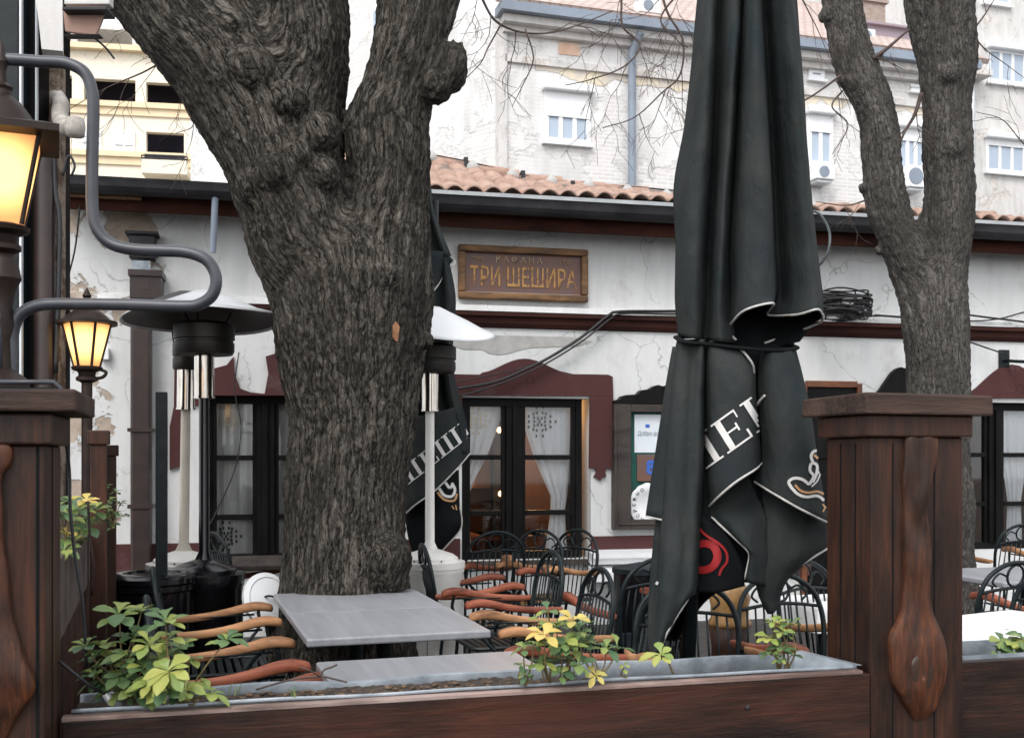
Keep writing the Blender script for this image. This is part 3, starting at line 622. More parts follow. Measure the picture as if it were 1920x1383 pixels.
# cables
def cable(pts, r, label, name='power_cable', mt='cable', cat='cable', group=None, n=8, fr=FT, seg=6):
    o = MB(); o.tube(cr([fr.p(*p) if len(p) == 3 else fr.p(p[0], p[1], -.1) for p in pts], seg), r, n)
    x = o.build(name, MT[mt], None, smooth=True); x.location = (fr.o.x, fr.o.y, 0); x.rotation_euler = (0, 0, fr.a); return tag(x, label, cat, group)
cable([(1400, 578), (1270, 583), (1165, 584, -.12), (1140, 592), (1090, 632), (1030, 670), (985, 692), (930, 715), (860, 728), (780, 740)], .013, 'thicker upper black cable sagging across the maroon window hump')
cable([(1400, 584), (1270, 588), (1170, 588, -.12), (1145, 597), (1095, 637), (1030, 678), (985, 700), (930, 722), (860, 742), (780, 752)], .008, 'thinner black cable running just under the thick one')
cable([(1030, 672), (980, 690), (900, 707), (850, 716), (780, 722)], .005, 'thin dark wire fanning out above the middle window')
cable([(1560, 600), (1640, 592), (1720, 596), (1800, 590), (1860, 596), (1990, 612)], .010, 'black cable drooping to the right along the cornice')
cable([(1640, 590), (1800, 601), (1870, 598), (1930, 583), (2000, 575)], .007, 'thin cable crossing upward over the cornice at the right edge')
cable([(1700, 600), (1815, 640), (1850, 652), (1880, 662, -.2)], .008, 'black cable leading from the slim forked tree to the lamp bracket')
cable([(1525, 395, -.6), (1540, 405, -.6), (1555, 435, -.6), (1553, 470, -.6), (1538, 495, -.5), (1520, 505, -.3)], .012, 'pale grey hose loop bulging out beside the folded parasol', 'hose', 'greycable', 'hose')
cable([(150, 385, -.3), (140, 470, -.2), (118, 560, -.1), (112, 640, -.05)], .007, 'thin dark cord slanting down the peeling left wall')
cable([(448, 660, -.1), (440, 730, -.1), (452, 800, -.1), (440, 880, -.1), (405, 960, -.1), (392, 985, -.1)], .005, 'thin dark cord hanging in front of the curtained left window')
# coil of cable on the cornice
co = froot(FT, 'cable_coil', 'big coil of dark cable lying on the cornice behind the folded parasol', 'cable coil')
m = MB(); random.seed(3); q = tp(1572, 572, -.22); cx, cz = q.x, q.z
for k in range(20):
    ph = random.random()*6; rx = .30+random.uniform(-.03, .02); ry = .2+random.uniform(-.05, .03); zz = cz-.10+.0105*k; tl = random.uniform(-.04, .05)
    m.tube([Vector((cx+rx*math.cos(a), -.24+ry*math.sin(a), zz+tl*math.cos(a+ph)+.012*math.sin(3*a+ph))) for a in [i*.2618 for i in range(24)]], .008, 6, closed=True)
m.build('loop', MT['cable'], co, smooth=True)
m = MB()
for k in range(9):
    a = k*.7; m.tube([Vector((cx+.30*math.cos(a), -.24+.18*math.sin(a), cz+.10)), Vector((cx+.24*math.cos(a+.2), -.24+.16*math.sin(a+.2), cz)), Vector((cx+.31*math.cos(a+.35), -.24+.18*math.sin(a+.35), cz-.11))], .007, 6)
m.build('binding', MT['cable'], co)
# lamp bracket at right
lb = froot(FT, 'wall_lamp_bracket', 'black iron lamp bracket on the wall above the arched maroon surround', 'lamp bracket')
q = tp(1888, 672, -.06); m = MB(); m.box(q.x-.055, q.x+.055, -.03, -.003, q.z-.09, q.z+.09); m.build('plate', MT['iron'], lb, bevel=.004)
m = MB(); m.tube(cr([q+Vector((0, .02, -.02)), q+Vector((.06, -.25, -.05)), q+Vector((.2, -.4, -.02)), q+Vector((.45, -.45, .1))], 5), .016, 8); m.build('arm', MT['iron'], lb, smooth=True)
m = MB(); m.tube(cr([q+Vector((.05, -.2, -.06)), q+Vector((.15, -.32, -.12)), q+Vector((.27, -.42, -.10)), q+Vector((.24, -.4, -.03))], 5), .010, 8); m.build('scroll', MT['iron'], lb, smooth=True)

# warm room lamps behind the windows
def plight(px, py, off, e):
    q = tp(px, py, off); l = bpy.data.lights.new('room_light', 'POINT'); l.energy = e; l.color = (1, .50, .18); l.shadow_soft_size = .06; o = bpy.data.objects.new('room_light', l); sc.collection.objects.link(o); o.parent = tav; o.location = q
for a in ((895, 785, .36, .9), (935, 800, 1.2, 7), (1055, 770, .40, .7), (1000, 860, 2.7, 16), (430, 787, .34, .9), (1990, 800, 1.3, 3), (1010, 775, .40, .25)): plight(*a)
# ================================================================ buildings behind
FB = Frame(0, 22, 16.6)
bb = froot(FB, 'old_tenement', 'tall tenement with plaster flaking off pale brick and a blue grey downpipe', 'building')
uc = FB.u(945); ur = FB.u(1812); zc = 10.15
m = MB(); m.box(uc, ur, 0, 9, 0, 10.5); m.build('wall', MT['oldbrick'], bb)
def fbp(px, py, off=0): return FB.p(px, py, off)
# the gable end running away to the left: a wall turned back
ga = fbp(945, 0, .05).x
m = MB(); m.box(uc-.14, uc+.05, -.07, .2, 0, 10.3)
m.build('quoin', MT['greyplaster'], bb)
# side wing: left of the corner the wall recedes and shows raking brick
sw = MB(); L = 9.0; dx = -6.2
vs = [(uc-.05, .03, 0), (uc-.05, .03, 10.6), (uc+dx, L, 0), (uc+dx, L, 14.6)]
sw.add(vs+[(v[0]+.3, v[1]+.5, v[2]) for v in vs], [(0, 2, 3, 1), (4, 5, 7, 6), (1, 3, 7, 5), (2, 6, 7, 3)])
sw.build('side_wall', MT['oldbrick'], bb)
def fband(y0, y1, z0, z1, mt, name, a=uc, b=ur):
    m = MB(); m.box(a, b, y0, y1, z0, z1); return m.build(name, MT[mt], bb)
fband(-.16, -.002, 10.24, 10.38, 'greyplaster', 'cornice', uc-.05); fband(-.34, -.001, 10.38, 10.53, 'greyplaster', 'cornice', uc-.1); fband(-.52, -.0, 10.535, 10.72, 'bluegrey', 'gutter', uc-.2)
fband(-.07, -.0015, 9.66, 9.80, 'greyplaster', 'string_course'); 
m = MB(); random.seed(11); pts = [(fbp(1005, 120).x, 8.94)]
xx = pts[0][0]; top = [(x, 9.655) for x in np.arange(xx, ur, .25)]; bot = [(x, 9.655-random.uniform(.02, .28)) for x, z in reversed(top)]
m.prism(top+bot, -.012, -.001); m.build('ochre_band', MT['ochre'], bb)
# tiled roof above the gutter
m = MB(); m.quad((uc-.3, -.5, 10.72), (ur+.2, -.5, 10.72), (ur+.2, 5.5, 14.4), (uc-.3, 5.5, 14.4)); m.build('roof', MT['farroof'], bb, solid=.12)
m = MB(); q = fbp(1000, 0, -.4); m.box(q.x-.1, q.x+1.0, .2, 1.0, 10.9, 11.25); m.build('skylight', MT['pvcwhite'], bb, bevel=.03)
# rain pipe
m = MB(); q = fbp(1185, 60, -.15); m.tube([Vector((q.x+.1, -.4, 10.45)), Vector((q.x, -.15, 10.1)), Vector((q.x, -.15, 9.0)), Vector((q.x, -.15, 6.2))], .085, 12); m.tube([Vector((q.x, -.15, 6.2)), Vector((q.x, -.15, 0))], .10, 12); m.build('downpipe', MT['bluegrey'], bb, smooth=40)
def farwin(fr, par, x0, y0, x1, y1, panes=3, box=True, shut=.0, mt='blueglass', mull=None, off=0):
    a = fr.p(x0, y0, off-.05); b = fr.p(x1, y1, off-.05); xa, xb, zt, zb = a.x, b.x, a.z, b.z
    m = MB(); t = .09; m.box(xa, xb, off-.06, off-.002, zb, zb+t); m.box(xa, xb, off-.06, off-.002, zt-t, zt); n = panes; W_ = (xb-xa-t)/n
    for i in range(n+1): m.box(xa+W_*i, xa+W_*i+t, off-.059, off-.003, zb+t, zt-t)
    f = m.build('window', MT['pvcwhite'], par)
    m = MB(); m.box(xa+t, xb-t, off-.03, off-.004, zb+t, zt-t); m.build('pane', MT[mt], f)
    if shut: m = MB(); m.box(xa+t*.5, xb-t*.5, off-.075, off-.0605, zt-t-(zt-zb)*shut, zt-t*.2); m.build('shutter', MT['pvcwhite'], f)
    if box: m = MB(); m.box(xa-.06, xb+.06, off-.22, off-.002, zt-.02, zt+.16); m.build('shutter_box', MT['pvcwhite'], f, bevel=.03)
    m = MB(); m.box(xa-.05, xb+.05, off-.12, off-.001, zb-.06, zb); m.build('sill', MT['pvcwhite'], f)
    return f
farwin(FB, bb, 1021, 168, 1107, 272, 3, True, .42)
farwin(FB, bb, 1515, 212, 1562, 312, 2, True, .28); farwin(FB, bb, 1683, 238, 1735, 330, 3, True, .2); farwin(FB, bb, 1517, 128, 1546, 150, 1, False); farwin(FB, bb, 1708, 158, 1730, 172, 1, False)
# narrow window in the side wall
m = MB(); m.box(-.22, .22, -.03, .05, -.5, .5); f = m.build('window', MT['pvcwhite'], bb)
f.location = (uc-.05+dx*.33, .03+L*.33-.06, 11.25); f.rotation_euler = (0, 0, math.atan2(L, dx)+math.pi)
m = MB(); m.box(-.14, .14, -.05, -.031, -.4, .4); m.build('pane', MT['blueglass'], f)
# bricked in hole
q = fbp(1047, 79, 0); q2 = fbp(1087, 106, 0); m = MB(); m.box(q.x, q2.x, -.02, -.001, q2.z, q.z); m.build('bricked_opening', simple('salmon brick patch', (.62, .38, .27), (.72, .55, .42), .9, scale=3), bb)
# grey dormer and chimney
m = MB(); a = fbp(1612, 52, 1.2); b = fbp(1660, 8, 1.2); m.box(a.x, b.x, 1.2, 2.0, 10.8, b.z); m.box(a.x-.06, b.x+.06, 1.14, 2.06, b.z, b.z+.1); m.build('chimney', MT['chimneybrick'], bb)
m = MB(); a = fbp(1600, 50, .8); b = fbp(1730, 50, .8); m.box(a.x, b.x, .8, 3.2, 10.9, fbp(1640, 48, .8).z); m.box(a.x-.1, b.x+.1, .7, 3.2, fbp(1640, 48, .8).z, fbp(1640, 44, .8).z); m.build('dormer', simple('mauve metal dormer', (.34, .26, .29), (.28, .24, .28), .7, scale=1), bb)
def ac(px, py, w_, h_, off, label, fr=FB):
    o = froot(fr, 'air_conditioner', label, 'air conditioner', 'air conditioner units on the tenement'); a = fr.p(px, py, off); b = fr.p(px+w_, py+h_, off)
    m = MB(); m.box(a.x, b.x, off, off+.3, b.z, a.z); m.build('casing', MT['pvcwhite'], o, bevel=.02)
    cx, cz, r = a.x+(b.x-a.x)*.42, (a.z+b.z)/2, abs(a.z-b.z)*.38
    m = MB(); m.lathe((cx, off-.004, cz), [(.001, 0), (r, 0), (r, -.012), (r*.85, -.012)], 20, Matrix.Rotation(R(-90), 3, 'X')); m.build('fan_grille', MT['bluegrey'], o)
    m = MB(); m.box(a.x+.05, b.x-.05, off+.05, off+.5, b.z-.06, b.z-.01); m.build('bracket', MT['zinc'], o)
ac(1530, 306, 37, 31, -.45, 'white air conditioner under the window just right of the folded parasol'); ac(1703, 308, 34, 44, -.45, 'white air conditioner half hidden behind the slim tree')
ac(1198, -6, 42, 32, -.3, 'white air conditioner on the red tiled roof by the gutter'); ac(1614, 52, 28, 30, .6, 'small white air conditioner beside the mauve dormer')
# right hand block
FC = Frame(0, 25.5, 16.6)
bc = froot(FC, 'grey_apartment_block', 'tall rough grey plastered block with white windows at the right', 'building')
m = MB(); a = FC.u(1660); b = FC.u(2250); m.box(a, b, 0, 8, 0, 22); m.build('wall', MT['greyplaster'], bc)
farwin(FC, bc, 1852, 90, 1945, 164, 4, True, 0); farwin(FC, bc, 1849, 258, 1945, 330, 4, True, 0.12); farwin(FC, bc, 1844, -60, 1895, 12, 2, True, 0)
m = MB(); q = FC.p(1823, 300, -.1); m.tube([Vector((q.x, -.1, 20)), Vector((q.x, -.1, 0))], .07, 8); m.build('downpipe', MT['zinc'], bc, smooth=True)
m = MB(); q = FC.p(1826, 140, -.3); m.box(q.x-.1, q.x+.45, -.5, -.0, q.z-.05, q.z+.12); m.build('ledge', MT['greyplaster'], bc)
# cream block at left
FA = Frame(0, 42, 9.0)
ca = froot(FA, 'cream_apartment_block', 'pale cream apartment block with wide dark loggias and one small balcony', 'building')
def fa(px, py, off=0): return FA.p(px, py, off)
zt = fa(200, 95).z
rects = [(95, 140, 135, 186), (157, 146, 254, 193), (274, 154, 345, 200), (274, 247, 345, 291), (100, 258, 131, 283), (380, 158, 450, 203), (380, 250, 450, 293)]
a, b = fa(-60, 0).x, fa(520, 0).x
# wall with openings: columns between
cols = sorted(set([a, b]+[fa(r[0], 0).x for r in rects]+[fa(r[2], 0).x for r in rects]))
m = MB(); R2 = [(fa(r[0], 0).x, fa(r[2], 0).x, fa(r[0], r[3]).z, fa(r[0], r[1]).z) for r in rects]
for c0, c1 in zip(cols, cols[1:]):
    hs_ = sorted([(r[2], r[3]) for r in R2 if r[0] < (c0+c1)/2 < r[1]]); z = 0
    for q0, q1 in hs_: m.box(c0, c1, 0, .3, z, q0); z = q1
    m.box(c0, c1, 0, .3, z, zt)
m.build('wall', MT['cream'], ca)
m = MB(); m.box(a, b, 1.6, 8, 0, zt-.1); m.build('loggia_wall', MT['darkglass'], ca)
m = MB(); m.box(a, b, .3, 1.6, zt-.3, zt-.02); m.build('roof_slab', MT['cream'], ca)
for py in (186, 192.5): pass
for (p0, y0) in ((200, 190), (200, 283)):
    z = fa(p0, y0).z; m = MB(); m.box(a, b, -.18, -.002, z-.22, z-.02); m.box(a, b, -.08, -.001, z-.5, z-.22); m.build('string_course', MT['creamband'], ca)
m = MB(); z = fa(200, 97).z; m.box(a, b, -.3, .2, z, z+.2); m.build('parapet', MT['creamband'], ca)
up = MB(); up.box(a, fa(420, 0, 4).x, 4, 9, zt-.1, fa(200, 62, 4).z); up.build('penthouse', MT['cream'], ca)
m = MB(); m.box(a, fa(245, 0, 3).x, 2.4, 9, fa(200, 66, 3).z, fa(200, 58, 3).z); m.box(fa(195, 0, 4).x, fa(245, 0, 4).x, 4.2, 8, fa(200, 58, 3).z, fa(200, 40, 4).z); m.build('canopy', MT['greyplaster'], ca)
m = MB()
for px in (140, 255): q = fa(px, 80, 2.6); m.box(q.x-.12, q.x+.12, 2.5, 2.7, zt, fa(200, 66, 2.6).z)
m.build('canopy_post', MT['greyplaster'], ca)
for r in ((152, 243, 190, 285), (213, 246, 253, 289)): farwin(FA, ca, r[0], r[1], r[2], r[3], 2, False, .5, 'pvcwhite')
m = MB(); x0, x1 = fa(265, 0, -.9).x, fa(351, 0, -.9).x; zb, zh = fa(300, 325, -.9).z, fa(300, 292, -.9).z
m.box(x0, x1, -.9, -.001, zb, zb+.25); m.box(x0, x1, -.9, -.82, zb+.25, zb+.5); bal = m.build('balcony', MT['cream'], ca)
m = MB()
for z in (zh, zh-.12, zb+.55): m.tube([Vector((x0, -.86, z)), Vector((x1, -.86, z))], .03, 6)
for i in range(7): x = x0+(x1-x0)*i/6; m.tube([Vector((x, -.86, zb+.4)), Vector((x, -.86, zh))], .02, 6)
m.box(x0+.1, x1-.1, -.87, -.85, zb+.5, zb+.7); m.build('railing', MT['gutter'], bal)
# ================================================================ trees
def trunk_mesh(limbs, voxel, name, mt, parent, ridge=.012, lumps=(), seed=0, k=7.0):
    """limbs: list of lists of (point, radius); each is a tapering swept tube; all fused by a voxel remesh, then barked"""
    m = MB(); segs = []
    for L in limbs:
        P = cr([Vector((*p, r)).to_4d() if False else Vector((p[0], p[1], p[2])) for p, r in L], 5)
        rr = [v.x for v in cr([Vector((r, 0, 0)) for p, r in L], 5)]
        m.tube(P, rr, 24); acc = 0
        for i in range(len(P)-1):
            segs.append((P[i], P[i+1], rr[i], rr[i+1], P[0] if L is not limbs[0] else P[-1]))
    for c, r, e in lumps:
        m.lathe(Vector(c), [(max(.001, r*math.cos(a)), r*e*math.sin(a)) for a in [R(-85+17*i) for i in range(11)]], 16)
    o = m.build(name, MT[mt], parent, world=True)
    md = o.modifiers.new('r', 'REMESH'); md.mode = 'VOXEL'; md.voxel_size = voxel; md.use_smooth_shade = True
    ms = o.modifiers.new('s', 'SMOOTH'); ms.iterations = 8; ms.factor = .6
    bpy.context.view_layer.update(); dg = bpy.context.evaluated_depsgraph_get()
    me = bpy.data.meshes.new_from_object(o.evaluated_get(dg)); o.modifiers.clear(); old = o.data; o.data = me; me.name = name; bpy.data.meshes.remove(old)
    if not me.materials: me.materials.append(MT[mt])
    n = len(me.vertices); co = np.empty(n*3); me.vertices.foreach_get('co', co); co = co.reshape(-1, 3)
    no = np.empty(n*3); me.vertices.foreach_get('normal', no) if False else me.vertex_normals.foreach_get('vector', no); no = no.reshape(-1, 3)
    off = np.array(parent.location); wc = co+off
    # bark coordinates: blend over the swept segments
    num = np.zeros((n, 3)); den = np.zeros(n)
    for a, b, r0, r1, acc in segs:
        a_ = np.array(a); ab = np.array(b)-a_; ll = ab.dot(ab)
        t = np.clip(((wc-a_)@ab)/ll, 0, 1); c = a_+t[:, None]*ab; dv = wc-c; d = np.linalg.norm(dv, axis=1)/(r0+(r1-r0)*t)
        wgt = np.exp(-k*d)+1e-12; s = (c-np.array(acc)[None, :])
        bk = np.stack([wc[:, 0]-s[:, 0], wc[:, 1]-s[:, 1], wc[:, 2]], 1); num += bk*wgt[:, None]; den += wgt
    bk = num/den[:, None]
    disp = np.empty(n)
    for i in range(n):
        x, y, s = bk[i]; v = Vector((x*15+seed, y*15, s*1.3)); wv = noise.noise(Vector((x*5, y*5, s*1.2+seed)))
        v.x += wv*.9; v.y += wv*.9
        f = noise.noise(v); f2 = noise.noise(v*2.3)
        rg = 1-2*abs(f); disp[i] = ridge*(rg*.8+.5*(1-2*abs(f2))-.6)+.03*noise.noise(Vector((x*3, y*3, s*2.4+seed)))+.010*noise.noise(Vector((x*40, y*40, s*28)))
    co += no*disp[:, None]; me.vertices.foreach_set('co', co.astype(np.float32).ravel())
    at = me.attributes.new('bk', 'FLOAT_VECTOR', 'POINT'); at.data.foreach_set('vector', bk.astype(np.float32).ravel())
    me.polygons.foreach_set('use_smooth', [True]*len(me.polygons)); me.update(); return o
def limb(rows, d0):
    """rows: (py, px left edge, px right edge, depth offset) -> (centre, radius)"""
    out = []
    for py, l, r, dd in rows:
        d = d0+dd; out.append((W((l+r)/2, py, d), (r-l)/2/FPX*d*.985))
    return out
D = 6.25
big = root('old_tree', 'massive dark furrowed tree trunk forking into three thick limbs', 'tree', (W(650, 1100, D).x, D, 0))
def P0(py, l, r, dd=0): return (py, l, r, dd)
zg = 860+CH/D*FPX
base = limb([(zg+30, 470, 800, 0), (1240, 500, 782, 0), (1110, 523, 765, 0), (1000, 534, 762, 0), (900, 541, 764, 0), (800, 541, 776, 0), (700, 524, 796, 0), (600, 512, 806, 0), (520, 512, 800, .04), (450, 530, 770, .10), (380, 570, 740, .16), (320, 610, 690, .2)], D)
limL = limb([(620, 520, 720, 0), (520, 492, 720, -.02), (450, 462, 690, -.04), (400, 455, 675, -.05), (340, 432, 648, -.06), (290, 412, 630, -.05), (240, 385, 610, -.02), (180, 352, 580, 0), (120, 318, 545, .03), (60, 268, 500, .06), (0, 222, 470, .1), (-80, 160, 430, .15), (-200, 90, 380, .2)], D)
limM = limb([(520, 560, 730, .05), (400, 530, 668, .05), (300, 470, 643, .05), (200, 470, 648, .03), (100, 468, 656, 0), (40, 458, 655, 0), (0, 440, 650, 0), (-100, 440, 650, 0), (-220, 450, 640, 0)], D)
limR = limb([(640, 590, 806, 0), (540, 590, 812, .0), (460, 620, 806, 0), (380, 640, 806, 0), (320, 652, 806, 0), (270, 648, 804, 0), (225, 650, 805, 0), (180, 672, 812, 0), (120, 692, 826, 0), (60, 702, 842, .03), (0, 706, 858, .06), (-100, 710, 880, .1), (-220, 720, 900, .15)], D)
def lump(px, py, dd, rp, e=1.0): d = D+dd; return (W(px, py, d), rp/FPX*d, e)
lumps = [lump(838, 125, -.05, 36, 1.3), lump(850, 100, -.02, 22), lump(812, 160, -.1, 34), lump(728, 1050, -.22, 46, 1.1), lump(738, 1088, -.2, 34, .8), lump(600, 250, -.30, 40, 1), lump(520, 330, -.32, 44, .8), lump(610, 325, -.3, 34), lump(470, 140, -.28, 46), lump(540, 190, -.3, 38), lump(660, 590, -.36, 34, 1.2), lump(716, 520, -.33, 28), lump(405, 150, -.2, 40), lump(480, 350, -.28, 36), lump(560, 290, -.34, 30), lump(645, 640, -.36, 30), lump(665, 238, -.05, 22), lump(795, 640, -.1, 22), lump(440, 60, -.2, 40)]
tb = trunk_mesh([base, limL, limM, limR], .0155, 'trunk', 'bark', big, .015, lumps, 1.3)
# scar of bare wood and two small cut marks, laid on the bark
bvh_cache = {}
def bvh_of(o):
    bpy.context.view_layer.update(); dg = bpy.context.evaluated_depsgraph_get(); e = o.evaluated_get(dg); me = e.to_mesh(); M = o.matrix_world
    t = BVHTree.FromPolygons([M @ v.co for v in me.vertices], [tuple(p.vertices) for p in me.polygons]); e.to_mesh_clear(); return t
def cast(bv, px, py):
    d = Vector(((px-960)/FPX, 1, (HY-py)/FPX)).normalized(); h = bv.ray_cast(Vector((0, 0, CH)), d)
    return (h[0], h[1], d) if h[0] is not None else None
def onto(bv, poly_pts, fs, off=.003):
    """carry flat artwork given in picture points onto the surface the photograph shows it on"""
    vs = []; ok = []
    for x, y in poly_pts:
        h = cast(bv, x, y)
        if h is None: vs.append(Vector((0, 0, 0))); ok.append(False)
        else:
            n = h[1]; n = -n if n.dot(h[2]) > 0 else n; vs.append(h[0]+n*off); ok.append(True)
    return vs, [f for f in fs if all(ok[i] for i in f) and max((vs[f[i]]-vs[f[i-1]]).length for i in range(len(f))) < .12]
tbv = bvh_of(tb)
def scar(px, py, w_, h_, n=12):
    pts = [(px, py)]+[(px+w_*math.cos(6.283*k/n)*(1+.2*math.sin(3*k)), py+h_*math.sin(6.283*k/n)) for k in range(n)]
    vs, fs = onto(tbv, pts, [(0, 1+k, 1+(k+1) % n) for k in range(n)], .012); m = MB(); m.add(vs, fs); m.build('bark_scar', MT['barkcut'], big, world=True, solid=.01)
scar(740, 622, 6, 20); 
# twigs: thin wandering shoots that fork
def shoot(m, p, d, L, r, depth, rnd, g=-.15):
    n = 7; pts = [p.copy()]; q = p.copy(); dd = d.normalized()
    for i in range(n):
        dd = (dd+Vector((rnd.uniform(-.22, .22), rnd.uniform(-.15, .15), rnd.uniform(-.28, .28)+g*.25))).normalized(); q = q+dd*L/n; pts.append(q.copy())
        if depth > 0 and i > 0 and rnd.random() < .5:
            s = rnd.choice((-1, 1)); nd = (dd+Vector((s*rnd.uniform(.4, 1.0), rnd.uniform(-.4, .4), rnd.uniform(-.9, .5)))).normalized()
            shoot(m, q.copy(), nd, L*rnd.uniform(.35, .65), r*.55, depth-1, rnd, g)
    m.tube(pts, [max(.0014, r*(1-.75*i/n)) for i in range(n+1)], 5)
def branch(par, pts, r, seed, subs=7, L=.5, mt='twig', depth=2):
    """main branch along picture points (px, py, depth), side shoots along it"""
    rnd = random.Random(seed); P = cr([W(*p) for p in pts], 6); m = MB(); n = len(P); m.tube(P, [r*(1-.7*i/n) for i in range(n)], 7)
    subs = max(2, int(subs*.65))
    for k in range(subs):
        i = int(n*(.12+.85*k/subs)); t = (P[min(i+1, n-1)]-P[i-1]).normalized()
        s = rnd.choice((-1, 1)); shoot(m, P[i], (t*.6+Vector((s*rnd.uniform(.2, .8), rnd.uniform(-.3, .3), rnd.uniform(-1, .2)))), L*rnd.uniform(.6, 1.2), r*.4, depth, rnd)
    m.build('branch', MT[mt], par, smooth=True, world=True)
branch(big, [(880, -60, 6.6), (905, 0, 6.6), (930, 40, 6.6), (975, 60, 6.7), (1030, 62, 6.8), (1090, 45, 6.9), (1150, 20, 7)], .010, 1, 8, .5)
branch(big, [(1160, -80, 6.9), (1165, 0, 6.9), (1168, 50, 6.9), (1200, 85, 6.9), (1170, 125, 6.8), (1105, 150, 6.8), (1060, 160, 6.8)], .009, 2, 8, .42)
branch(big, [(1230, -60, 6.8), (1250, 20, 6.8), (1280, 75, 6.8), (1275, 140, 6.8), (1240, 175, 6.8), (1190, 220, 6.8), (1130, 240, 6.7)], .009, 3, 8, .4)
branch(big, [(985, 55, 6.6), (1000, 110, 6.6), (980, 160, 6.6), (960, 200, 6.6)], .006, 4, 4, .3, depth=1)
branch(big, [(940, 45, 6.6), (915, 90, 6.6), (900, 120, 6.5), (860, 160, 6.5)], .006, 5, 4, .25, depth=1)
branch(big, [(1320, -60, 6.5), (1240, 30, 6.6), (1270, 75, 6.6), (1290, 90, 6.6)], .007, 15, 5, .35)
branch(big, [(318, 108, 6.2), (270, 135, 6.2), (230, 152, 6.2), (190, 170, 6.2), (130, 205, 6.2)], .006, 6, 6, .35, depth=1)
branch(big, [(312, 112, 6.2), (330, 160, 6.2), (350, 190, 6.2), (362, 235, 6.2), (330, 250, 6.2)], .006, 7, 5, .3, depth=1)
branch(big, [(330, 120, 6.3), (300, 70, 6.3), (260, 50, 6.3), (215, 60, 6.3)], .005, 8, 5, .3, depth=1)
# burr: a rough ring of healed bark on the right limb is part of the trunk mesh above
# the slim forked tree at the right
D2 = 8.0
slim = root('slim_tree', 'slimmer grey forked tree behind the right wooden post', 'tree', (W(1760, 800, D2).x, D2, 0))
b2 = limb([(860+CH/D2*FPX+20, 1650, 1850, 0), (1100, 1680, 1826, 0), (900, 1695, 1818, 0), (760, 1703, 1816, 0), (680, 1697, 1816, 0), (600, 1692, 1812, 0), (540, 1690, 1806, .02), (490, 1700, 1800, .05), (430, 1715, 1785, .08), (390, 1730, 1770, .1)], D2)
l2 = limb([(620, 1700, 1780, 0), (540, 1680, 1760, 0), (480, 1660, 1740, -.02), (430, 1646, 1716, -.03), (380, 1626, 1703, -.03), (300, 1616, 1686, 0), (240, 1610, 1680, 0), (190, 1596, 1674, 0), (140, 1574, 1650, .02), (90, 1556, 1632, .03), (0, 1545, 1610, .05), (-90, 1530, 1592, .05)], D2)
r2 = limb([(620, 1720, 1812, 0), (520, 1722, 1812, 0), (440, 1730, 1822, 0), (340, 1733, 1824, 0), (240, 1730, 1818, 0), (180, 1727, 1820, 0), (120, 1722, 1826, 0), (60, 1708, 1826, 0), (0, 1700, 1824, 0), (-90, 1690, 1830, 0)], D2)
def lump2(px, py, dd, rp, e=1.0): d = D2+dd; return (W(px, py, d), rp/FPX*d, e)
t2 = trunk_mesh([b2, l2, r2], .016, 'trunk', 'bark2', slim, .012, [lump2(1550, 30, 0, 13), lump2(1580, 152, 0, 12), lump2(1618, 352, 0, 10), lump2(1812, 110, 0, 18), lump2(1648, 470, 0, 9), lump2(1785, 280, -.14, 20), lump2(1780, 140, -.14, 24), lump2(1812, 350, 0, 12)], 7.7)
branch(slim, [(1636, 110, 7.9), (1662, 92, 7.9), (1705, 55, 7.9)], .020, 9, 3, .25, depth=1)
branch(slim, [(1728, 175, 7.9), (1715, 215, 7.9), (1695, 250, 7.9), (1683, 285, 7.9)], .017, 10, 3, .3, depth=1)
branch(slim, [(1576, 142, 7.9), (1545, 165, 7.9), (1515, 185, 7.9), (1480, 205, 7.9)], .010, 11, 4, .35, depth=1)
branch(slim, [(1580, 170, 7.9), (1560, 200, 7.9), (1590, 235, 7.9), (1560, 290, 7.9)], .008, 12, 5, .35, depth=1)
branch(slim, [(1500, -10, 7.8), (1520, 30, 7.8), (1535, 60, 7.8), (1560, 120, 7.8)], .006, 13, 5, .35, depth=1)
branch(slim, [(1822, 60, 7.9), (1845, 30, 7.9), (1870, -10, 7.9)], .008, 14, 4, .3, depth=1)
branch(slim, [(1822, 65, 7.9), (1850, 95, 7.9), (1885, 120, 7.9), (1925, 150, 7.9)], .006, 16, 5, .35, depth=1)
branch(slim, [(1990, 330, 7.6), (1920, 270, 7.6), (1880, 225, 7.6), (1830, 210, 7.7)], .006, 17, 6, .4, depth=1)
branch(slim, [(1625, 375, 7.9), (1590, 385, 7.9), (1555, 382, 7.9), (1530, 378, 7.9)], .007, 18, 5, .25, depth=1)
# ================================================================ terrace furniture
TA = 15.25                                            # the terrace lies at this angle to the lens axis
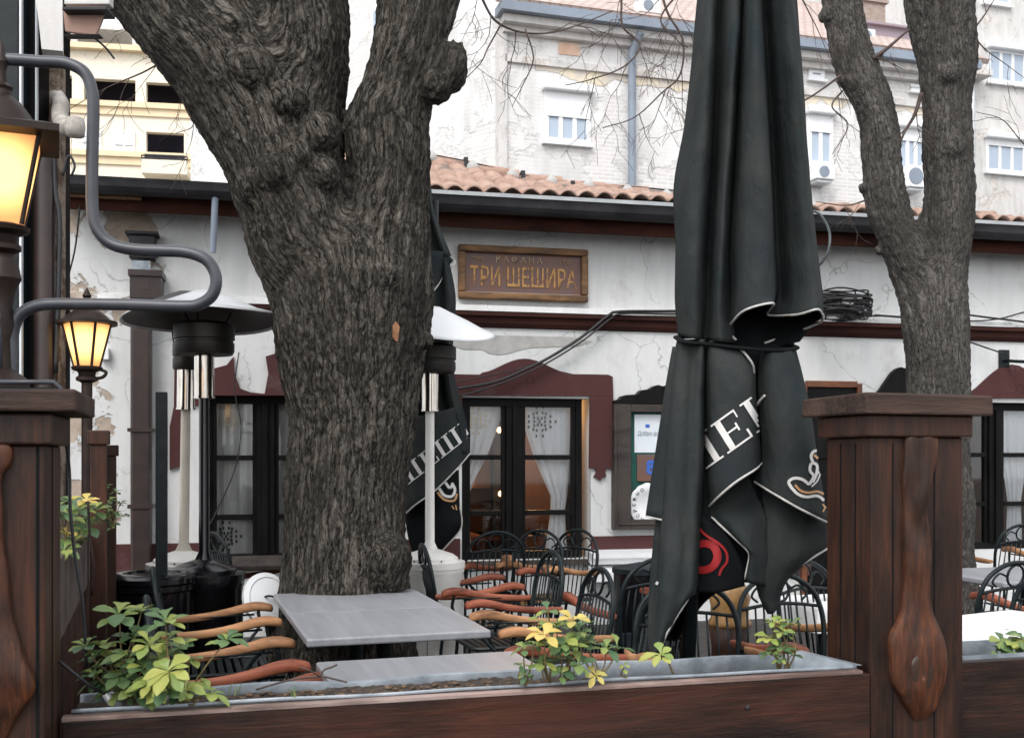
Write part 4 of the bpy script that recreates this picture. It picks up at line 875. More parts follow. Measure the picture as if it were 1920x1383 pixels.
# ---- chairs: local frame, front = +Y
def make_chair(armmat, label, name='terrace_chair'):
    t = root(name, label, 'chair')
    m = MB()
    for i in range(11): y = -.21+.042*i; m.box(-.215, .215, y, y+.026, .447, .455)
    m.tube([(-.22, -.22, .45), (.22, -.22, .45), (.235, .2, .45), (.20, .24, .45), (-.20, .24, .45), (-.235, .2, .45)], .011, 6, closed=True)
    m.build('seat', MT['iron'], t, smooth=40)
    # back: outer hoop, cross rail, ring, spindles
    def bk(x, z): return Vector((x, -.23-.16*(z-.45)-.0, z))
    hoop = cr([bk(-.20, .45), bk(-.225, .62), bk(-.23, .76), bk(-.19, .87), bk(-.10, .935), bk(0, .955), bk(.10, .935), bk(.19, .87), bk(.23, .76), bk(.225, .62), bk(.20, .45)], 4)
    m = MB(); m.tube(hoop, .0125, 8); m.build('backrest', MT['iron'], t, smooth=True)
    m = MB(); m.tube(cr([bk(-.215, .80), bk(-.1, .815), bk(0, .82), bk(.1, .815), bk(.215, .80)], 3), .009, 6)
    m.tube([bk(.055*math.cos(a), .885+.058*math.sin(a)) for a in [i*.3927 for i in range(16)]], .007, 6, closed=True)
    for s in (-1, 1): m.tube(cr([bk(s*.06, .885), bk(s*.11, .90), bk(s*.15, .86), bk(s*.12, .83)], 4), .006, 5)
    m.build('back_scroll', MT['iron'], t, smooth=True)
    for i in range(9):
        x = -.18+.045*i; m = MB(); m.tube([bk(x*.95, .455), bk(x*1.05, .64), bk(x, .81)], .0052, 5); m.build('spindle', MT['iron'], t, smooth=True)
    for s in (-1, 1):
        m = MB(); rows = []
        # curved wooden armrest: flat board that rises to a rounded paddle
        prof = [(-.27, .655, .016, .014), (-.22, .654, .021, .019), (-.12, .658, .022, .020), (-.02, .668, .022, .020), (.08, .686, .025, .021), (.16, .704, .031, .024), (.22, .710, .036, .024), (.265, .704, .034, .022), (.29, .698, .022, .019), (.298, .696, .004, .004)]
        P = cr([Vector((p[0], p[1], 0)) for p in prof], 3); Q_ = cr([Vector((p[2], p[3], 0)) for p in prof], 3)
        for p, q in zip(P, Q_):
            rows.append([Vector((s*(.268+.02*math.sin((p.x+.27)*5.6))+q.x*math.copysign(abs(math.cos(a))**.7, math.cos(a)), p.x, p.y+max(.003, q.y)*math.copysign(abs(math.sin(a))**.7, math.sin(a)))) for a in [i*math.pi/8 for i in range(16)]])
        m.grid(rows, close=True); m.add([r for r in rows[0]], [tuple(range(16))]); m.add(rows[-1], [tuple(range(16))])
        m.build('armrest', armmat, t, smooth=True)
        m = MB(); m.tube(cr([Vector((s*.27, .22, .685)), Vector((s*.275, .225, .60)), Vector((s*.25, .16, .52)), Vector((s*.235, .12, .45))], 4), .010, 6)
        m.tube([(s*.268, -.27, .655), (s*.27, .2, .668)], .006, 5)
        m.tube([(s*.05+s*.17, -.262, .655), (s*.268, -.262, .655)], .006, 5); m.build('arm_support', MT['iron'], t, smooth=True)
        for y0, y1 in ((.21, .25), (-.21, -.27)):
            m = MB(); m.tube(cr([Vector((s*.215, y0, .45)), Vector((s*.225, (y0+y1)/2, .2)), Vector((s*.24, y1, 0.0))], 3), [.011]*7, 7); m.build('leg', MT['iron'], t, smooth=True)
    return t
def setpos(o, x, y, rz, z=0, tilt=0): o.location = (x, y, z); o.rotation_euler = (R(tilt), 0, R(rz))
tan0 = make_chair(MT['armtan'], 'x'); red0 = make_chair(MT['armred'], 'x')
used = {'t': False, 'r': False}
def chair(kind, x, y, rz, label, group, z=0, tilt=0):
    src = tan0 if kind == 't' else red0
    if not used[kind]: used[kind] = True; c = src
    else: c = copy_tree(src)
    setpos(c, x, y, rz, z, tilt); c['label'] = label; c['group'] = group; return c
RT = -90+TA; LT = 90+TA
gl = 'chairs drawn up on the left of the grey tables'; gr = 'chairs drawn up on the right of the grey tables'; gb = 'chairs by the tavern windows'; gp_ = 'chairs round the folded parasol'
RT = -72.5; LT = 107.5
chair('t', -1.49, 5.40, RT, 'tan armed black chair nearest the big trunk on the left of the grey tables', gl)
c2nd = chair('t', -1.14, 4.28, RT, 'black chair with one pale and one red arm, above the leafy bush', gl)
chair('r', -.80, 3.52, RT, 'red armed black chair whose arm tip just clears the planter edge', gl)
chair('r', -1.95, 8.05, RT+20, 'red armed black chair under the curtained window behind the black heaters', gb)
chair('r', -.056, 6.17, LT, 'red armed black chair opposite the far end of the grey tables', gr)
chair('t', .144, 5.21, LT-1, 'tan armed black chair facing the middle of the grey tables', gr)
chair('r', .33, 4.20, LT, 'red armed black chair behind the yellow flowered planter bush', gr)
chair('r', -.27, 6.86, RT-4, 'red armed black chair standing against the white heater drum', gr)
for a in [c for c in c2nd.children if c.name.startswith('armrest')]:
    if (a.data.vertices[0].co.x > 0): a.material_slots[0].link = 'OBJECT'; a.material_slots[0].material = MT['armred']; a['label'] = 'red stained armrest'
chair('t', -.22, 8.25, 20, 'black chair with pale arms turned sideways to the lace curtained window', gb)
chair('r', .02, 7.9, 140, 'lower red armed chair of the pair pushed together by the window', gb)
chair('t', .28, 8.0, 132, 'tan armed chair pushed in behind the pair by the window', gb)
chair('r', .66, 6.1, 28, 'red armed black chair behind the round backed one by the dark barrel', gr)
chair('t', .80, 4.45, 185, 'round backed black chair seen through the parasol cloth by the pale log', gp_)
chair('r', 1.36, 4.75, 200, 'red armed black chair beside the wooden post', gp_)
chair('t', 1.72, 5.4, 215, 'black chair half behind the wooden post near the white tablecloth', gp_)
chair('r', 2.55, 5.9, 20, 'black chair in front of the far grey table at the right edge', gb)
chair('t', 4.15, 9.1, 12, 'black chair under the window at the right edge', gb)
chair('t', 2.35, 4.98, LT+10, 'tan armed chair against the white tablecloth at the right edge', gp_)
# ---- tables
def table(cx, cy, sx, sy, rz, label, h=.75, mt='tablegrey', group=None, name='terrace_table'):
    t = root(name, label, 'table', (cx, cy, 0), R(rz), group)
    m = MB(); m.box(-sx/2, sx/2, -sy/2, sy/2, h-.036, h); m.build('tabletop', MT[mt], t, bevel=.009, seg=3)
    m = MB(); m.tube([(0, 0, .04), (0, 0, h-.04)], .035, 12); m.box(-.2, .2, -.2, .2, h-.046, h-.037); m.build('pedestal', MT['iron'], t, smooth=40)
    m = MB(); m.box(-.24, .24, -.03, .03, .01, .04); m.box(-.03, .03, -.24, .24, .011, .041); m.build('foot', MT['iron'], t, bevel=.006); return t
def tab_from_px(fl, fr_, depth, label, h=.75, **k):
    a = WZ(fl[0], fl[1], h); b = WZ(fr_[0], fr_[1], h); e = (b-a); wd = e.length; an = math.atan2(e.y, e.x); n = Vector((-math.sin(an), math.cos(an), 0)); c = (a+b)/2+n*depth/2
    return table(c.x, c.y, wd, depth, math.degrees(an), label, h, **k), a, b, n, c
gt = 'grey laminate tables in the middle row'
ta = R(17.5); te = Vector((math.cos(ta), math.sin(ta), 0)); tn = Vector((-te.y, te.x, 0))
a1 = WZ(575, 1198, .75); c1_ = a1+te*.40+tn*.395; c2_ = a1+te*.40+tn*1.195; a0 = WZ(592, 1240, .75); c0 = a0+te*.385-tn*.35
table(c1_.x, c1_.y, .80, .79, 17.5, 'grey laminate table in the middle of the row before the big trunk', group=gt)
table(c2_.x, c2_.y, .80, .79, 17.5, 'grey laminate table touching the big trunk', .748, group=gt)
table(c0.x, c0.y, .77, .70, 17.5, 'grey laminate table nearest the planter', .75, group=gt)
table(2.98*1.13, 7.0, 1.0, .8, TA, 'grey table in front of the window at the right edge')
table(-1.62, 7.75, .8, .8, TA, 'pale table hidden behind the big trunk', .77, 'greyboard')
# white cloths
def cloth_table(cx, cy, sx, sy, rz, label, h=.76, drop=.26):
    t = root('covered_table', label, 'table', (cx, cy, 0), R(rz))
    m = MB(); m.box(-sx/2+.02, sx/2-.02, -sy/2+.02, sy/2-.02, h-.03, h-.004); m.build('tabletop', MT['tablegrey'], t)
    for x in (-1, 1):
        for y in (-1, 1): m = MB(); m.tube([(x*(sx/2-.06), y*(sy/2-.06), 0), (x*(sx/2-.06), y*(sy/2-.06), h-.03)], .018, 8); m.build('leg', MT['iron'], t)
    m = MB(); n = 40; rows = []
    per = []
    for i in range(n):
        q = i/n*4; s = int(q); f = q-s; x, y = [(-1+2*f, -1), (1, -1+2*f), (1-2*f, 1), (-1, 1-2*f)][s]; per.append((x*sx/2, y*sy/2, f))
    rows.append([Vector((x*.02, y*.02, h)) for x, y, f in per]); rows.append([Vector((x*.985, y*.985, h+.001)) for x, y, f in per]); rows.append([Vector((x, y, h-.006)) for x, y, f in per])
    for k in range(1, 5): z = h-.006-drop*k/4; rows.append([Vector((x*(1+.012*k+.01*k*math.sin(i*1.3)), y*(1+.012*k+.01*k*math.sin(i*1.3)), z)) for i, (x, y, f) in enumerate(per)])
    m.grid(rows, close=True); o = m.build('cloth', MT['cloth_white'], None, smooth=50); o.location = t.location; o.rotation_euler = t.rotation_euler; o.name = 'tablecloth'
    tag(o, label.replace('table under a', 'cloth').replace('table', 'cloth') if False else 'white cloth draped over the '+label.split(' under')[0], 'tablecloth'); return t
q = WZ(1870, 1180, .76); cloth_table(q.x+.05, q.y+.02, 1.1, .75, TA+14, 'low table at the right edge under white cloth beside the post')
q = WZ(1500, 1168, .72); cloth_table(1.78, 5.75, .6, .5, TA, 'small table behind the folded parasol under white cloth', .74, .12)
# ---- patio heaters
def heater(x, y, label, hoodmat, polemat, basemat, hood_under, tiltx=0, tilty=0, hoodz=2.22, hr=.44, poletop=1.78, base_h=.86, lean=0, chrome=True, hd=1.0, group='standing patio heaters'):
    t = root('patio_heater', label, 'patio heater', (x, y, 0), 0, group)
    if lean: t.rotation_euler = (0, R(lean), 0)
    m = MB(); m.lathe((0, 0, 0), [(.24, .02), (.24, .06), (.225, .07), (.225, base_h-.14), (.232, base_h-.13), (.232, base_h-.10)], 40); b = m.build('tank_housing', MT[basemat], t, smooth=35)
    m = MB(); m.lathe((0, 0, 0), [(.238, base_h-.10), (.238, base_h-.06), (.19, base_h-.055), (.19, base_h-.035), (.155, base_h-.01), (.05, base_h+.025)], 40); m.build('housing_lid', MT[basemat], t, smooth=35)
    m = MB()
    m.box(-.002, .002, -.2275, -.2262, .1, base_h-.18); m.build('door_seam', MT['gutter'], b)
    for k in range(3):
        a = R(-90+(-28+28*k)); m = MB(); m.lathe((.192*math.cos(a), .192*math.sin(a), base_h-.045), [(.006, -.005), (.006, .005)], 8, Matrix.Rotation(R(90), 3, 'X')); m.build('rivet', MT['gutter'], b)
    m = MB(); m.lathe((0, 0, 0), [(.055, base_h+.02), (.032, base_h+.07), (.030, poletop)], 20); m.build('pole', MT[polemat], t, smooth=40)
    if chrome:
        m = MB(); m.lathe((0, 0, 0), [(.062, poletop), (.062, poletop+.012), (.058, poletop+.012), (.058, poletop+.26), (.062, poletop+.26)], 24, cap=True); m.build('burner_tube', MT['chrome'], t, smooth=40)
    m = MB(); dz = poletop+.26; m.lathe((0, 0, 0), [(r_*hd, z_) for r_, z_ in [(.06, dz-.005), (.165, dz), (.175, dz+.02), (.175, dz+.07), (.168, dz+.075), (.168, dz+.085), (.178, dz+.09), (.178, dz+.17), (.14, dz+.19)]], 30); m.build('burner_head', MT['hooddark'], t, smooth=35)
    for k in range(3): a = R(30+120*k); m = MB(); m.tube([(.12*math.cos(a), .12*math.sin(a), dz+.18), (.16*math.cos(a), .16*math.sin(a), hoodz+.05)], .006, 6); m.build('hood_strut', MT['hooddark'], t)
    Mx = Matrix.Rotation(R(tiltx), 3, 'X') @ Matrix.Rotation(R(tilty), 3, 'Y'); prof = [(.001, .17), (.06, .165), (.13, .135), (.25, .085), (.35, .035), (hr-.015, .004), (hr, -.012)]; n = 48; vs = []
    for r_, z in prof:
        for k in range(n): a = 6.2832*k/n; wob = .008*math.sin(3*a+1)*(r_/hr)**3; vs.append(Vector((0, 0, hoodz)) + Mx @ Vector((r_*math.cos(a), r_*math.sin(a), z+wob)))
    m = MB(); m.add(vs, [(i*n+k, i*n+(k+1) % n, (i+1)*n+(k+1) % n, (i+1)*n+k) for i in range(len(prof)-1) for k in range(n)]); m.build('reflector_hood', MT[hoodmat], t, smooth=60, solid=.004)
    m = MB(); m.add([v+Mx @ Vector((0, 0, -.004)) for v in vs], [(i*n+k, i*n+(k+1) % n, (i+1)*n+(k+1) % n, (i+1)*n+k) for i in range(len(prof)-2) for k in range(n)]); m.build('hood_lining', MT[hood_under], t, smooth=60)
    return t
q = W(383, 0, 6.35); heater(q.x, q.y, 'black gloss patio heater with a pale domed hood', 'hood', 'blackgloss', 'blackgloss', 'hooddark', tiltx=-3, tilty=-2, hoodz=2.33, hr=.475, poletop=1.86, base_h=.88)
q = W(341, 0, 6.95); heater(q.x, q.y, 'patio heater with a beige pole behind the black gloss one', 'hooddark', 'beige', 'whiteenamel', 'hooddark', hoodz=2.42, hr=.34, hd=.5, poletop=1.82, base_h=.88, lean=.8)
q = W(806, 0, 7.2); heater(q.x, q.y, 'white patio heater just behind the big trunk', 'pvcwhite', 'whiteenamel', 'whiteenamel', 'hooddark', tiltx=11, tilty=4, hoodz=2.36, hr=.44, poletop=1.82, base_h=.87)
# second black drum beside the heater base
q = W(285, 0, 6.0); dr_ = root('black_drum', 'gloss black drum with a ribbed lid left of the black heater base', 'drum', (q.x, q.y, 0))
m = MB(); m.lathe((0, 0, 0), [(.20, .02), (.22, .08), (.22, .76), (.232, .77), (.232, .80), (.22, .81)], 40); m.build('body', MT['blackgloss'], dr_, smooth=35)
m = MB(); m.lathe((0, 0, 0), [(.236, .811), (.236, .84), (.20, .86), (.16, .862), (.15, .85), (.001, .85)], 40); m.build('lid', MT['blackgloss'], dr_, smooth=35)
# plain black posts
def post(px, pt, d, w_, label):
    q = W(px, pt, d); m = MB(); m.box(-w_/2, w_/2, -w_/2, w_/2, 0, q.z); o = m.build('metal_post', MT['iron'], None, bevel=.004); o.location = (q.x, q.y, 0); o.rotation_euler = (0, 0, R(TA)); tag(o, label, 'post')
post(303, 735, 5.9, .062, 'square black metal post between the drainpipe and the beige heater pole')
q = W(1205, 1060, 6.6); bp = root('black_barrel', 'matt black upright bin behind the spindle chairs under the display case', 'bin', (q.x+.02, q.y, 0))
m = MB(); m.lathe((0, 0, 0), [(.19, 0), (.20, .04), (.20, .80)], 32); m.build('body', MT['blackgloss'], bp, smooth=35)
m = MB(); m.lathe((0, 0, 0), [(.21, .801), (.21, .83), (.05, .86)], 32); m.build('lid', MT['iron'], bp, smooth=35)
# white round lid propped behind the chairs
q = W(502, 1122, 6.1); ld_ = root('propped_lid', 'round white lid propped on edge behind the tan armed chairs', 'lid', (q.x, q.y, q.z))
ld_.rotation_euler = (R(70), R(18), R(40))
m = MB(); m.lathe((0, 0, 0), [(.15, -.03), (.155, -.02), (.155, 0), (.12, .012), (.11, .016), (.001, .02)], 36); m.build('disc', MT['pvcwhite'], ld_, smooth=35)
m = MB(); m.tube([(.125*math.cos(a), .125*math.sin(a), .013) for a in [i*.314 for i in range(20)]], .003, 5, closed=True); m.build('groove_ring', MT['zinc'], ld_)
m = MB(); m.tube(cr([Vector((-.03, 0, .02)), Vector((-.02, 0, .05)), Vector((.02, 0, .05)), Vector((.03, 0, .02))], 4), .006, 6); m.build('handle', MT['iron'], ld_)
# pale turned log under the parasol
q = W(1368, 1132, 5.1); lg = root('wooden_barrel', 'pale turned wooden stool seen through the spindle chair', 'stool', (q.x, q.y, 0))
m = MB(); m.lathe((0, 0, .0), [(.12, 0), (.13, .05), (.10, .3), (.085, .6), (.10, .70)], 24); m.build('body', MT['postwood'], lg, smooth=True)
m = MB(); m.lathe((0, 0, 0), [(.095, .70), (.105, .72), (.09, .74), (.09, .80), (.10, .84), (.085, .87), (.075, .90)], 24); m.build('top', MT['log'], lg, smooth=True)
# ================================================================ folded parasols
def sheet(rows, nu=6, nv=6):
    """rows of (px, py, depth) control points -> smooth grid of world points"""
    R1 = [cr([Vector(p) for p in r], nu) for r in rows]; cols = list(zip(*R1)); C2 = [cr(list(c), nv) for c in cols]
    return [[W(*C2[j][i]) for j in range(len(C2))] for i in range(len(C2[0]))]
def crumple(G, amp=.006, f=5, seed=0):
    return [[p+Vector((0, -1, 0))*amp*(noise.noise(Vector((p.x*f*1.6+seed, p.z*f*.7, seed)))+.5*noise.noise(Vector((p.x*f*4, p.z*f*1.8, seed+9)))+.8*(.5-abs(noise.noise(Vector((p.x*f*2.2+p.z*3, p.z*f*1.1-p.x*2, seed+3))))*2)+.25*noise.noise(Vector((p.x*f*9, p.z*f*6, seed+5)))) for p in r] for r in G]
um = root('folded_parasol', 'big folded charcoal parasol with white piping and a large lettered valance', 'parasol', (W(1385, 0, 3.95).x, 3.95, 0))
def panel(rows, name='canopy_panel', parent=um, amp=.006, seed=0, mat_='canvas', solid=.004, smooth=60, nu=6, nv=6):
    G = crumple(sheet(rows, nu, nv), amp, 5, seed); m = MB(); m.grid(G); return m.build(name, MT[mat_], parent, smooth=smooth, world=True, solid=solid), G
# upper body: closed section. Each row: front points left->right, then the back is added
def closed(rows, dback, name, parent, amp, seed, mt='canvas', nv=5, nu=5):
    full = []
    for r in rows:
        l, rr = r[0], r[-1]; y = r[0][1]; n = 7; back = []
        for k in range(1, n):
            a = math.pi*k/n; cx = (l[0]+rr[0])/2; hw = (rr[0]-l[0])/2; back.append((cx+hw*math.cos(a), rr[1]+(l[1]-rr[1])*k/n, max(l[2], rr[2])+dback*math.sin(a)))
        full.append(list(r)+back+[l])
    G = crumple(sheet(full, nu, nv), amp, 5, seed); m = MB(); m.grid(G); return m.build(name, MT[mt], parent, smooth=60, world=True, solid=.004), G
d = 3.95
up = []
for y, xs in ((-420, (1345, 1352, 1362, 1368, 1380, 1392, 1398, 1408, 1422, 1428, 1440, 1455, 1466)), (-150, (1328, 1336, 1350, 1360, 1374, 1390, 1396, 1408, 1425, 1432, 1448, 1468, 1478)), (0, (1308, 1322, 1338, 1349, 1366, 1386, 1392, 1406, 1422, 1432, 1452, 1480, 1493)), (120, (1297, 1314, 1332, 1344, 1362, 1378, 1386, 1403, 1427, 1437, 1460, 1492, 1503)),
              (240, (1283, 1303, 1326, 1341, 1357, 1372, 1381, 1401, 1434, 1445, 1468, 1502, 1511)), (350, (1264, 1290, 1318, 1336, 1350, 1362, 1374, 1400, 1440, 1450, 1476, 1508, 1519)), (460, (1267, 1288, 1312, 1330, 1344, 1356, 1368, 1398, 1444, 1455, 1484, 1520, 1531))):
    z = 1.0 if y > -200 else .8
    dd = (.02, -.13, -.16, -.02, -.14, -.17, -.05, -.21, -.23, .02, -.08, -.14, .02)
    up.append([(x, y, d+k*(.75 if y < 60 else 1)) for x, k in zip(xs, dd)])
# left two folds run on down to the tie
up1 = [r[:7] for r in up]+[[(1266, 560, d+.02), (1288, 560, d-.12), (1310, 560, d-.15), (1327, 560, d-.02), (1340, 560, d-.13), (1354, 560, d-.15), (1370, 560, d-.04)], [(1272, 628, d+.02), (1288, 632, d-.10), (1308, 636, d-.12), (1322, 638, d-.03), (1340, 640, d-.11), (1358, 641, d-.12), (1378, 642, d-.03)]]
p1, G1 = panel(up1, 'canopy_panel', um, .009, 1, nu=9, nv=9)
xs560 = (1368, 1398, 1447, 1459, 1490, 1532, 1541)
up2 = [r[6:] for r in up]+[[(x, 548, d+k) for x, k in zip(xs560, (-.05, -.22, -.24, .02, -.10, -.16, .03))], [(x, yy, d+k) for x, yy, k in zip((1366, 1396, 1450, 1440, 1492, 1532, 1543), (612, 582, 568, 590, 590, 580, 590), (-.05, -.22, -.25, .02, -.12, -.17, .03))]]
# back of the upper bell, joined from right edge round to the left edge
p2, G2 = panel(up2, 'canopy_panel', um, .008, 2, nu=9, nv=9)
bk_rows = []
for r, yy in zip(up+[[(1266, 560, d+.02)]+[(1541, 548, d+.03)], [(1272, 628, d+.02), (1543, 592, d+.03)]], range(99)):
    l, rr = r[0], r[-1]; row = [(rr[0], rr[1], rr[2])]
    for k in range(1, 8):
        a = math.pi*k/8; cx, hw = (l[0]+rr[0])/2, (rr[0]-l[0])/2; yb = rr[1]+(l[1]-rr[1])*k/8; row.append((cx+hw*math.cos(a)*(1-.04*math.sin(a)), yb if yb < 400 else yb+14*math.sin(a), rr[2]+(.26+.03*math.sin(5*a))*math.sin(a)))
    row.append(l); bk_rows.append(row)
panel(bk_rows, 'canopy_panel', um, .006, 3, 'inner' if False else 'canvas')
def piping(pts, r=.0042, parent=um, seg=5):
    m = MB(); m.tube(cr([W(*p) for p in pts], seg), r, 8); return m.build('piping', MT['piping'], parent, smooth=True, world=True)
def pipe_edge(G, idx, parent, r=.0042, rng=None):
    row = G[idx] if isinstance(idx, int) else [g[idx[0]] for g in G]
    if rng: row = row[rng[0]:rng[1]]
    m = MB(); m.tube([p+Vector((0, -.001, 0)) for p in row], r, 8); return m.build('piping', MT['piping'], parent, smooth=True, world=True)
pipe_edge(G2, -1, p2)
piping([(1543, 591, d+.03), (1541, 602, d+.08), (1515, 614, d+.12), (1475, 628, d+.14), (1434, 643, d+.05)], parent=p2)
piping([(1366, 612, d-.05), (1370, 626, d-.04), (1380, 637, d-.06)], parent=p2)
# near-black sheet painting the shade in the mouth of the bell
m, _ = panel([[(1360, 560, d+.10), (1440, 560, d+.14), (1535, 560, d+.12)], [(1364, 618, d+.05), (1440, 620, d+.12), (1530, 600, d+.14)], [(1375, 648, d-.0), (1430, 656, d+.04), (1500, 640, d+.10)]], 'bell_shade', um, .004, 4, 'inner')
# tie strap
m = MB(); m.tube(cr([W(1268, 632, d+.02), W(1285, 641, d-.125), W(1320, 644, d-.10), W(1360, 649, d-.15), W(1420, 655, d-.12), W(1470, 656, d-.08), W(1492, 650, d+.05), W(1440, 640, d+.22), W(1330, 630, d+.22)], 6), .014, 8, sq=.5, closed=True); m.build('tie_strap', MT['inner'], um, smooth=True, world=True)
# ---- lower body
# back core, so the lower part is closed all round
core = []
for y, l, r in ((640, 1275, 1488), (700, 1262, 1498), (800, 1250, 1515), (900, 1244, 1525), (1000, 1240, 1520), (1060, 1238, 1440), (1095, 1235, 1370), (1130, 1233, 1320), (1200, 1230, 1270)):
    n = 7; core.append([(l+(r-l)*k/n, y, d+.06+.22*math.sin(math.pi*k/n)) for k in range(n+1)])
panel(core, 'canopy_panel', um, .008, 6)
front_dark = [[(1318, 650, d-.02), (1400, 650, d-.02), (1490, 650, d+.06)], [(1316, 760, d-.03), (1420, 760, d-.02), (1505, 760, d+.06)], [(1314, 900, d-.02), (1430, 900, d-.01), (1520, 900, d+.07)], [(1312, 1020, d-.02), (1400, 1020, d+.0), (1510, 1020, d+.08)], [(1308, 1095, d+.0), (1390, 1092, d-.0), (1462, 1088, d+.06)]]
panel(front_dark, 'canopy_panel', um, .012, 8, 'inner')  # near-black sheet painting the shaded inside behind the front folds
# left column fold
lc = []
for y, a, b in ((636, 1270, 1324), (680, 1262, 1324), (740, 1254, 1322), (820, 1248, 1321), (900, 1243, 1320), (980, 1238, 1316), (1060, 1233, 1312), (1110, 1228, 1306)):
    w_ = b-a; s = (y-636)/474; lc.append([(a, y, d+.03), (a+.12*w_, y, d-.08-.05*s), (a+.38*w_, y, d-.10-.07*s), (a+.62*w_, y, d-.09-.07*s), (a+.88*w_, y, d-.10-.06*s), (b, y, d+.0)])
lc.append([(1222, 1160, d+.03), (1230, 1160, d-.10), (1245, 1160, d-.16), (1262, 1155, d-.15), (1275, 1140, d-.13), (1292, 1118, d-.02)])
lc.append([(1217, 1225, d+.03), (1221, 1228, d-.08), (1226, 1230, d-.14), (1230, 1228, d-.14), (1234, 1222, d-.12), (1240, 1212, d-.04)])
p3, G3 = panel(lc, 'canopy_panel', um, .010, 10)
piping([(1296, 1108, d-.06), (1285, 1130, d-.12), (1268, 1155, d-.14), (1250, 1186, d-.15), (1238, 1216, d-.12)], .005, p3)
m = MB(); q = W(1287, 1081, d-.155); m.lathe(q, [(.001, .010), (.008, .008), (.011, 0)], 12, Matrix.Rotation(R(90), 3, 'X')); m.build('snap_button', MT['chrome'], p3, smooth=True, world=True)
# outer left fold with a pointed corner
lo_ = [[(1268, 650, d+.06), (1262, 650, d+.0), (1280, 650, d-.04)], [(1254, 720, d+.08), (1250, 720, d-.0), (1272, 720, d-.05)], [(1242, 800, d+.09), (1238, 800, d+.02), (1262, 800, d-.05)], [(1228, 880, d+.10), (1226, 880, d+.03), (1256, 880, d-.05)], [(1213, 966, d+.12), (1214, 968, d+.03), (1250, 976, d-.05)]]
p4, G4 = panel(lo_, 'canopy_panel', um, .004, 12); pipe_edge(G4, -1, p4, .0035)
lo2 = [[(1236, 960, d+.1), (1232, 960, d+.04), (1250, 960, d+.0)], [(1228, 1040, d+.12), (1224, 1040, d+.05), (1246, 1040, d)], [(1222, 1120, d+.12), (1218, 1120, d+.05), (1240, 1120, d)], [(1217, 1222, d+.10), (1216, 1225, d+.04), (1236, 1228, d+.0)]]
panel(lo2, 'canopy_panel', um, .006, 13)
# text panel: curved lobe with a slanting hem
tpn = [[(1322, 646, d-.03), (1332, 646, d-.11), (1356, 647, d-.14), (1384, 649, d-.12), (1393, 655, d-.05)],
       [(1321, 700, d-.02), (1334, 700, d-.12), (1362, 700, d-.165), (1398, 698, d-.15), (1414, 690, d-.07)],
       [(1321, 770, d-.01), (1335, 768, d-.12), (1368, 762, d-.175), (1404, 756, d-.16), (1418, 750, d-.06)],
       [(1321, 850, d-.0), (1336, 840, d-.12), (1370, 826, d-.18), (1408, 812, d-.17), (1423, 804, d-.05)],
       [(1322, 905, d+.0), (1338, 893, d-.12), (1372, 872, d-.18), (1412, 850, d-.17), (1426, 840, d-.04)],
       [(1325, 955, d+.02), (1342, 936, d-.11), (1376, 906, d-.18), (1414, 881, d-.17), (1428, 868, d-.03)]]
p5, G5 = panel(tpn, 'valance_panel', um, .005, 14, nu=8, nv=8); pipe_edge(G5, -1, p5, .0045)
piping([(1384, 650, d-.125), (1398, 664, d-.13), (1411, 683, d-.11), (1414, 700, d-.085)], .0045, p5)
# lower hem that returns to the right under the text panel
un = [[(1322, 930, d+.02), (1345, 900, d+.0), (1380, 880, d-.02), (1420, 860, d+.0)], [(1325, 956, d-.01), (1350, 950, d-.05), (1390, 940, d-.05), (1425, 925, d-.0)], [(1345, 978, d-.04), (1375, 985, d-.09), (1405, 985, d-.08), (1440, 975, d-.02)], [(1378, 1008, d-.06), (1395, 1018, d-.10), (1415, 1020, d-.08), (1445, 1015, d-.02)], [(1404, 1035, d-.06), (1410, 1040, d-.09), (1422, 1045, d-.07), (1448, 1045, d-.02)], [(1396, 1086, d-.03), (1404, 1092, d-.06), (1420, 1096, d-.05), (1448, 1100, d-.0)]]
p6, G6 = panel(un, 'canopy_panel', um, .004, 15)
piping([(1325, 957, d-.0), (1345, 979, d-.045), (1378, 1009, d-.065), (1399, 1029, d-.065), (1405, 1040, d-.062), (1402, 1060, d-.05), (1396, 1086, d-.035)], .0045, p6)
# right panel with the emblem
rp = [[(1424, 655, d-.04), (1440, 657, d-.10), (1462, 658, d-.10), (1482, 655, d-.06), (1490, 650, d+.05)],
      [(1420, 720, d-.03), (1442, 720, d-.11), (1472, 720, d-.13), (1496, 718, d-.09), (1506, 712, d+.05)],
      [(1424, 790, d-.02), (1448, 790, d-.12), (1482, 790, d-.15), (1510, 788, d-.11), (1521, 782, d+.05)],
      [(1426, 860, d-.01), (1452, 866, d-.11), (1488, 876, d-.15), (1522, 880, d-.11), (1534, 874, d+.05)],
      [(1410, 900, d-.0), (1444, 921, d-.10), (1486, 946, d-.14), (1528, 968, d-.12), (1553, 980, d+.0)]]
p7, G7 = panel(rp, 'valance_panel', um, .006, 16, nu=8, nv=8); pipe_edge(G7, -1, p7, .0045)
piping([(1419, 760, d-.05), (1424, 752, d-.07), (1434, 741, d-.10)], .0045, p7)
